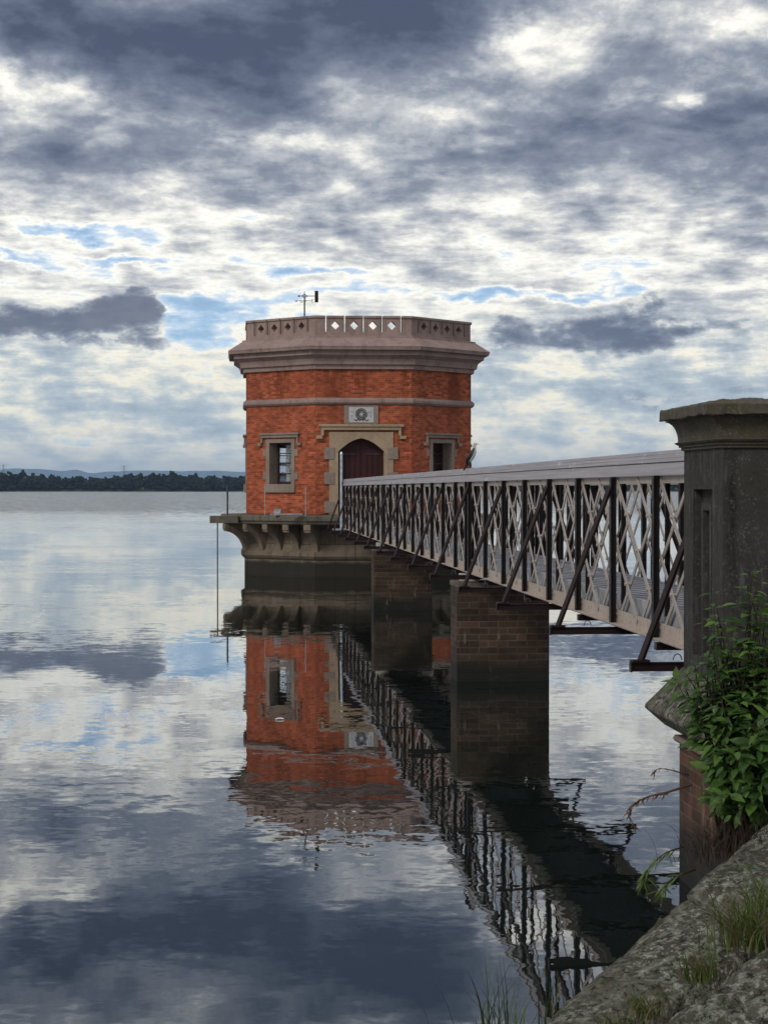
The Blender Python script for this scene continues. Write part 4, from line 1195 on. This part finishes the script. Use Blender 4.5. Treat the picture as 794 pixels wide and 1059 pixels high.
# ================================================================== SKY
def build_sky(sun_el, sun_az):
    w = bpy.data.worlds.new('World'); scene.world = w; w.use_nodes = True
    nt = w.node_tree; nt.nodes.clear()
    out = nt.nodes.new('ShaderNodeOutputWorld')
    tc = nt.nodes.new('ShaderNodeTexCoord').outputs['Generated']
    sky = nt.nodes.new('ShaderNodeTexSky'); sky.sky_type = 'NISHITA'; sky.sun_disc = False
    sky.sun_elevation = sun_el; sky.sun_rotation = sun_az; sky.dust_density = 1.2; sky.ozone_density = 2
    bg_sky = nt.nodes.new('ShaderNodeBackground'); nt.links.new(sky.outputs[0], bg_sky.inputs[0]); bg_sky.inputs[1].default_value = .10
    s = sep(nt, tc)
    # bearing from the view axis and height angle, both in thousandths of half a milliradian
    xr = math_(nt, 'SUBTRACT', math_(nt, 'MULTIPLY', s[0], CT), math_(nt, 'MULTIPLY', s[1], ST))
    yr = math_(nt, 'ADD', math_(nt, 'MULTIPLY', s[1], CT), math_(nt, 'MULTIPLY', s[0], ST))
    az = math_(nt, 'MULTIPLY', math_(nt, 'ARCTAN2', xr, yr), 2.0)
    el = math_(nt, 'MULTIPLY', math_(nt, 'ARCSINE', s[2]), 2.0)
    elp = math_(nt, 'MAXIMUM', el, 0.0)
    # ---- cloud decks foreshorten towards the horizon
    inv = math_(nt, 'DIVIDE', 1.0, math_(nt, 'ADD', elp, .16))
    deck = comb(nt, math_(nt, 'MULTIPLY', az, math_(nt, 'POWER', inv, .55)), inv, 0)
    warp = vmath(nt, 'SUBTRACT', tex_noise(nt, comb(nt, math_(nt, 'MULTIPLY', az, .8), math_(nt, 'MULTIPLY', el, 1.4), 0), 9.0, 5, .62, col=True), (.5, .5, .5))
    P0 = comb(nt, az, el, 0)
    PW = vmath(nt, 'ADD', P0, scalev(nt, warp, (.17, .075, 0)))
    n_big = tex_noise(nt, scalev(nt, deck, (1.25, 1.0, 1)), 3.0, 10, .60, .5)
    n_row = tex_noise(nt, scalev(nt, deck, (4.6, 5.4, 1)), 2.1, 8, .60, .0)
    n_fine = tex_noise(nt, comb(nt, math_(nt, 'MULTIPLY', az, 1.0), math_(nt, 'MULTIPLY', el, 1.9), 0), 13.0, 10, .64, .0)
    def blobs(lst):
        acc = None
        for (px, py, rx, ry, amp) in lst:
            c = ((px-397)/1000, (506-py)/1000, 0)
            d = scalev(nt, vmath(nt, 'SUBTRACT', PW, c), (1000/rx, 1000/ry, 0))
            l2 = vmath(nt, 'DOT_PRODUCT', d, d)
            g_ = math_(nt, 'MULTIPLY', math_(nt, 'EXPONENT', math_(nt, 'MULTIPLY', l2, -1.0)), amp)
            acc = g_ if acc is None else math_(nt, 'ADD', acc, g_)
        return acc
    n_row2 = tex_noise(nt, scalev(nt, vmath(nt, 'ADD', deck, (0, -.045, 0)), (4.6, 5.4, 1)), 2.1, 8, .60, .0)
    n_fine2 = tex_noise(nt, comb(nt, math_(nt, 'ADD', az, .003), math_(nt, 'ADD', math_(nt, 'MULTIPLY', el, 1.9), .014), 0), 13.0, 10, .64, .0)
    B_ = blobs(SKY_BLOBS)
    base = nt.nodes.new('ShaderNodeFloatCurve')
    nt.links.new(math_(nt, 'MULTIPLY', elp, 1.0), base.inputs['Value'])
    cv = base.mapping.curves[0]
    pts = SKY_BASE
    cv.points[0].location = pts[0]; cv.points[1].location = pts[-1]
    for p_ in pts[1:-1]: cv.points.new(*p_)
    base.mapping.update()
    def crv(pts):
        n = nt.nodes.new('ShaderNodeFloatCurve'); nt.links.new(elp, n.inputs['Value'])
        c = n.mapping.curves[0]; c.points[0].location = pts[0]; c.points[1].location = pts[-1]
        for p_ in pts[1:-1]: c.points.new(*p_)
        n.mapping.update(); return n.outputs[0]
    kbig = crv(SKY_KBIG); krow = crv(SKY_KROW); kfine = crv(SKY_KFINE)
    dens = math_(nt, 'ADD', base.outputs[0], B_)
    for n_, k_ in ((n_big, kbig), (n_row, krow), (n_fine, kfine)):
        dens = math_(nt, 'ADD', dens, math_(nt, 'MULTIPLY', math_(nt, 'SUBTRACT', n_, .5), math_(nt, 'MULTIPLY', k_, 4.0)))
    # light comes from above and behind the clouds: thinning tops glow, undersides are darker
    e1 = math_(nt, 'MULTIPLY', math_(nt, 'SUBTRACT', n_row, n_row2), math_(nt, 'MULTIPLY', krow, 2.8))
    e2 = math_(nt, 'MULTIPLY', math_(nt, 'SUBTRACT', n_fine, n_fine2), math_(nt, 'MULTIPLY', kfine, 4.5))
    dens = math_(nt, 'SUBTRACT', dens, math_(nt, 'ADD', e1, e2))
    hi = ramp(nt, dens, SKY_RAMP_HI); lo = ramp(nt, dens, SKY_RAMP_LO)
    col = mix(nt, maprange(nt, elp, .10, .22, 0, 1), lo, hi)
    gn = maprange(nt, dens, .30, .50, SKY_GAIN, 1.0)
    col = mix(nt, 1.0, col, comb(nt, gn, gn, gn), 'MULTIPLY')
    # a few separate cumulus with crisp heads and flat grey bases
    cu = math_(nt, 'ADD', blobs(SKY_CUMULUS), math_(nt, 'MULTIPLY', math_(nt, 'SUBTRACT', n_fine, .5), 1.1))
    cud = math_(nt, 'SUBTRACT', cu, math_(nt, 'MULTIPLY', math_(nt, 'SUBTRACT', n_fine, n_fine2), 3.4))
    ccol = ramp(nt, cud, [(.30, srgb(226, 226, 220)), (.46, srgb(172, 178, 186)), (.68, srgb(124, 132, 148)), (1.0, srgb(92, 100, 120))])
    col = mix(nt, maprange(nt, cu, .28, .60, 0, .92), col, ccol)
    # thin bright veil towards the horizon
    col = mix(nt, maprange(nt, elp, .0, .06, .35, 0), col, (.66, .70, .70))
    # unseen sky behind the camera and overhead is brightened to add fill light
    back = maprange(nt, math_(nt, 'ABSOLUTE', az), 1.2, 3.6, 1.0, SKY_BACK)
    upk = maprange(nt, elp, .55, 1.6, 1.0, SKY_UP)
    kk = math_(nt, 'MULTIPLY', back, upk)
    col = mix(nt, 1.0, col, comb(nt, kk, kk, kk), 'MULTIPLY')
    bg_c = nt.nodes.new('ShaderNodeBackground'); nt.links.new(col, bg_c.inputs[0]); bg_c.inputs[1].default_value = 1.0
    ms = nt.nodes.new('ShaderNodeMixShader')
    nt.links.new(math_(nt, 'MAXIMUM', maprange(nt, dens, .0, .26, .55, 1.0), maprange(nt, cu, .28, .60, 0, 1)), ms.inputs[0])
    nt.links.new(bg_sky.outputs[0], ms.inputs[1]); nt.links.new(bg_c.outputs[0], ms.inputs[2])
    nt.links.new(ms.outputs[0], out.inputs[0])
    w.cycles.sampling_method = 'MANUAL'; w.cycles.sample_map_resolution = 512
def srgb(r, g, b):
    f = lambda c: ((c/255+.055)/1.055)**2.4 if c > 10 else c/255/12.92
    return (f(r), f(g), f(b))
SKY_BLOBS = [
 (210, 55, 230, 48, .36), (430, 15, 140, 50, .32), (300, 0, 260, 40, .10), (60, 40, 90, 60, .2), (300, 115, 120, 35, .16),
 (640, 150, 150, 45, .20), (770, 150, 70, 55, .22), (690, 60, 60, 40, .10), (760, 245, 60, 22, .18), (420, 165, 90, 22, .10), (90, 155, 110, 30, .12), (330, 195, 120, 20, .08),
 (10, 90, 26, 24, -.26), (20, 110, 30, 14, -.15), (562, 45, 34, 36, -.24), (545, 70, 50, 18, -.11), (712, 110, 26, 14, -.34), (770, 38, 44, 16, -.26), (620, 8, 50, 14, -.18), (90, 110, 40, 14, -.18), (500, 145, 50, 12, -.18), (455, 115, 40, 10, -.16), (275, 150, 60, 10, -.16), (180, 120, 40, 12, -.12),
 (70, 240, 60, 8, -.36), (125, 263, 75, 6, -.30), (330, 274, 60, 5, -.22), (490, 303, 60, 6, -.28), (590, 301, 80, 5, -.24), (205, 342, 60, 24, -.36), (225, 312, 50, 10, -.24), (20, 272, 50, 5, -.2), (500, 222, 50, 5, -.1), (320, 310, 100, 10, -.08),
 (590, 350, 90, 22, .16), (700, 335, 70, 26, .14), (690, 408, 80, 18, .22), (600, 405, 40, 12, .12), (90, 345, 100, 20, .1),
 (120, 425, 110, 10, .14), (60, 385, 60, 10, -.04), (210, 385, 60, 20, -.05)]
SKY_CUMULUS = [(60, 333, 80, 18, .95), (145, 312, 24, 20, .9), (112, 326, 34, 16, .8), (8, 328, 30, 22, .6), (150, 354, 44, 9, .62), (590, 350, 95, 18, .75), (535, 335, 30, 18, .45), (660, 334, 50, 24, .42), (610, 332, 40, 14, .3), (740, 342, 70, 14, .45), (664, 308, 16, 12, .4), (700, 410, 90, 13, .5), (50, 283, 22, 12, .5)]
SKY_BASE = [(0, .40), (.06, .43), (.12, .45), (.17, .44), (.20, .43), (.25, .445), (.29, .50), (.36, .55), (.45, .57), (.52, .56), (1.0, .55)]
SKY_KBIG = [(0, .06), (.12, .10), (.20, .12), (.30, .19), (.5, .24), (1, .25)]
SKY_KROW = [(0, .04), (.10, .08), (.17, .17), (.25, .24), (.31, .17), (.38, .10), (.5, .06), (1, .06)]
SKY_KFINE = [(0, .07), (.05, .20), (.15, .22), (.2, .16), (.35, .16), (1, .12)]
SKY_RAMP_HI = [(.0, srgb(118, 160, 208)), (.14, srgb(150, 182, 216)), (.25, srgb(196, 212, 228)), (.34, srgb(250, 248, 238)), (.42, srgb(234, 233, 226)), (.53, srgb(188, 191, 196)), (.66, srgb(138, 146, 160)), (.82, srgb(104, 113, 133)), (1.0, srgb(74, 83, 105))]
SKY_RAMP_LO = [(.0, srgb(122, 168, 212)), (.14, srgb(156, 192, 222)), (.26, srgb(196, 216, 230)), (.35, srgb(250, 241, 216)), (.43, srgb(226, 227, 218)), (.53, srgb(188, 200, 206)), (.68, srgb(156, 170, 184)), (.85, srgb(118, 130, 148)), (1.0, srgb(84, 92, 110))]
SKY_BACK, SKY_UP, SKY_GAIN = 1.15, 1.1, 1.14
SUN_EL, SUN_AZ = R(34), R(-138)      # azimuth measured clockwise from +Y: over the lake, behind the camera's left shoulder
build_sky(SUN_EL, SUN_AZ)
sd = bpy.data.lights.new('sun', 'SUN'); so = bpy.data.objects.new('sun', sd); COL.objects.link(so)
sd.energy = 1.45; sd.angle = R(14); sd.color = (1, .94, .86)
dirv = Vector((math.sin(SUN_AZ)*math.cos(SUN_EL), math.cos(SUN_AZ)*math.cos(SUN_EL), math.sin(SUN_EL)))
so.rotation_euler = dirv.to_track_quat('Z', 'Y').to_euler(); so.location = (-30, -10, 40)

scene.view_settings.view_transform = 'Standard'; scene.view_settings.look = 'None'
scene.view_settings.exposure = .12; scene.view_settings.gamma = 1
scene.cycles.use_denoising = True
scene.cycles.max_bounces = 7; scene.cycles.volume_bounces = 0
scene.cycles.transparent_max_bounces = 8
scene.cycles.sample_clamp_indirect = 6
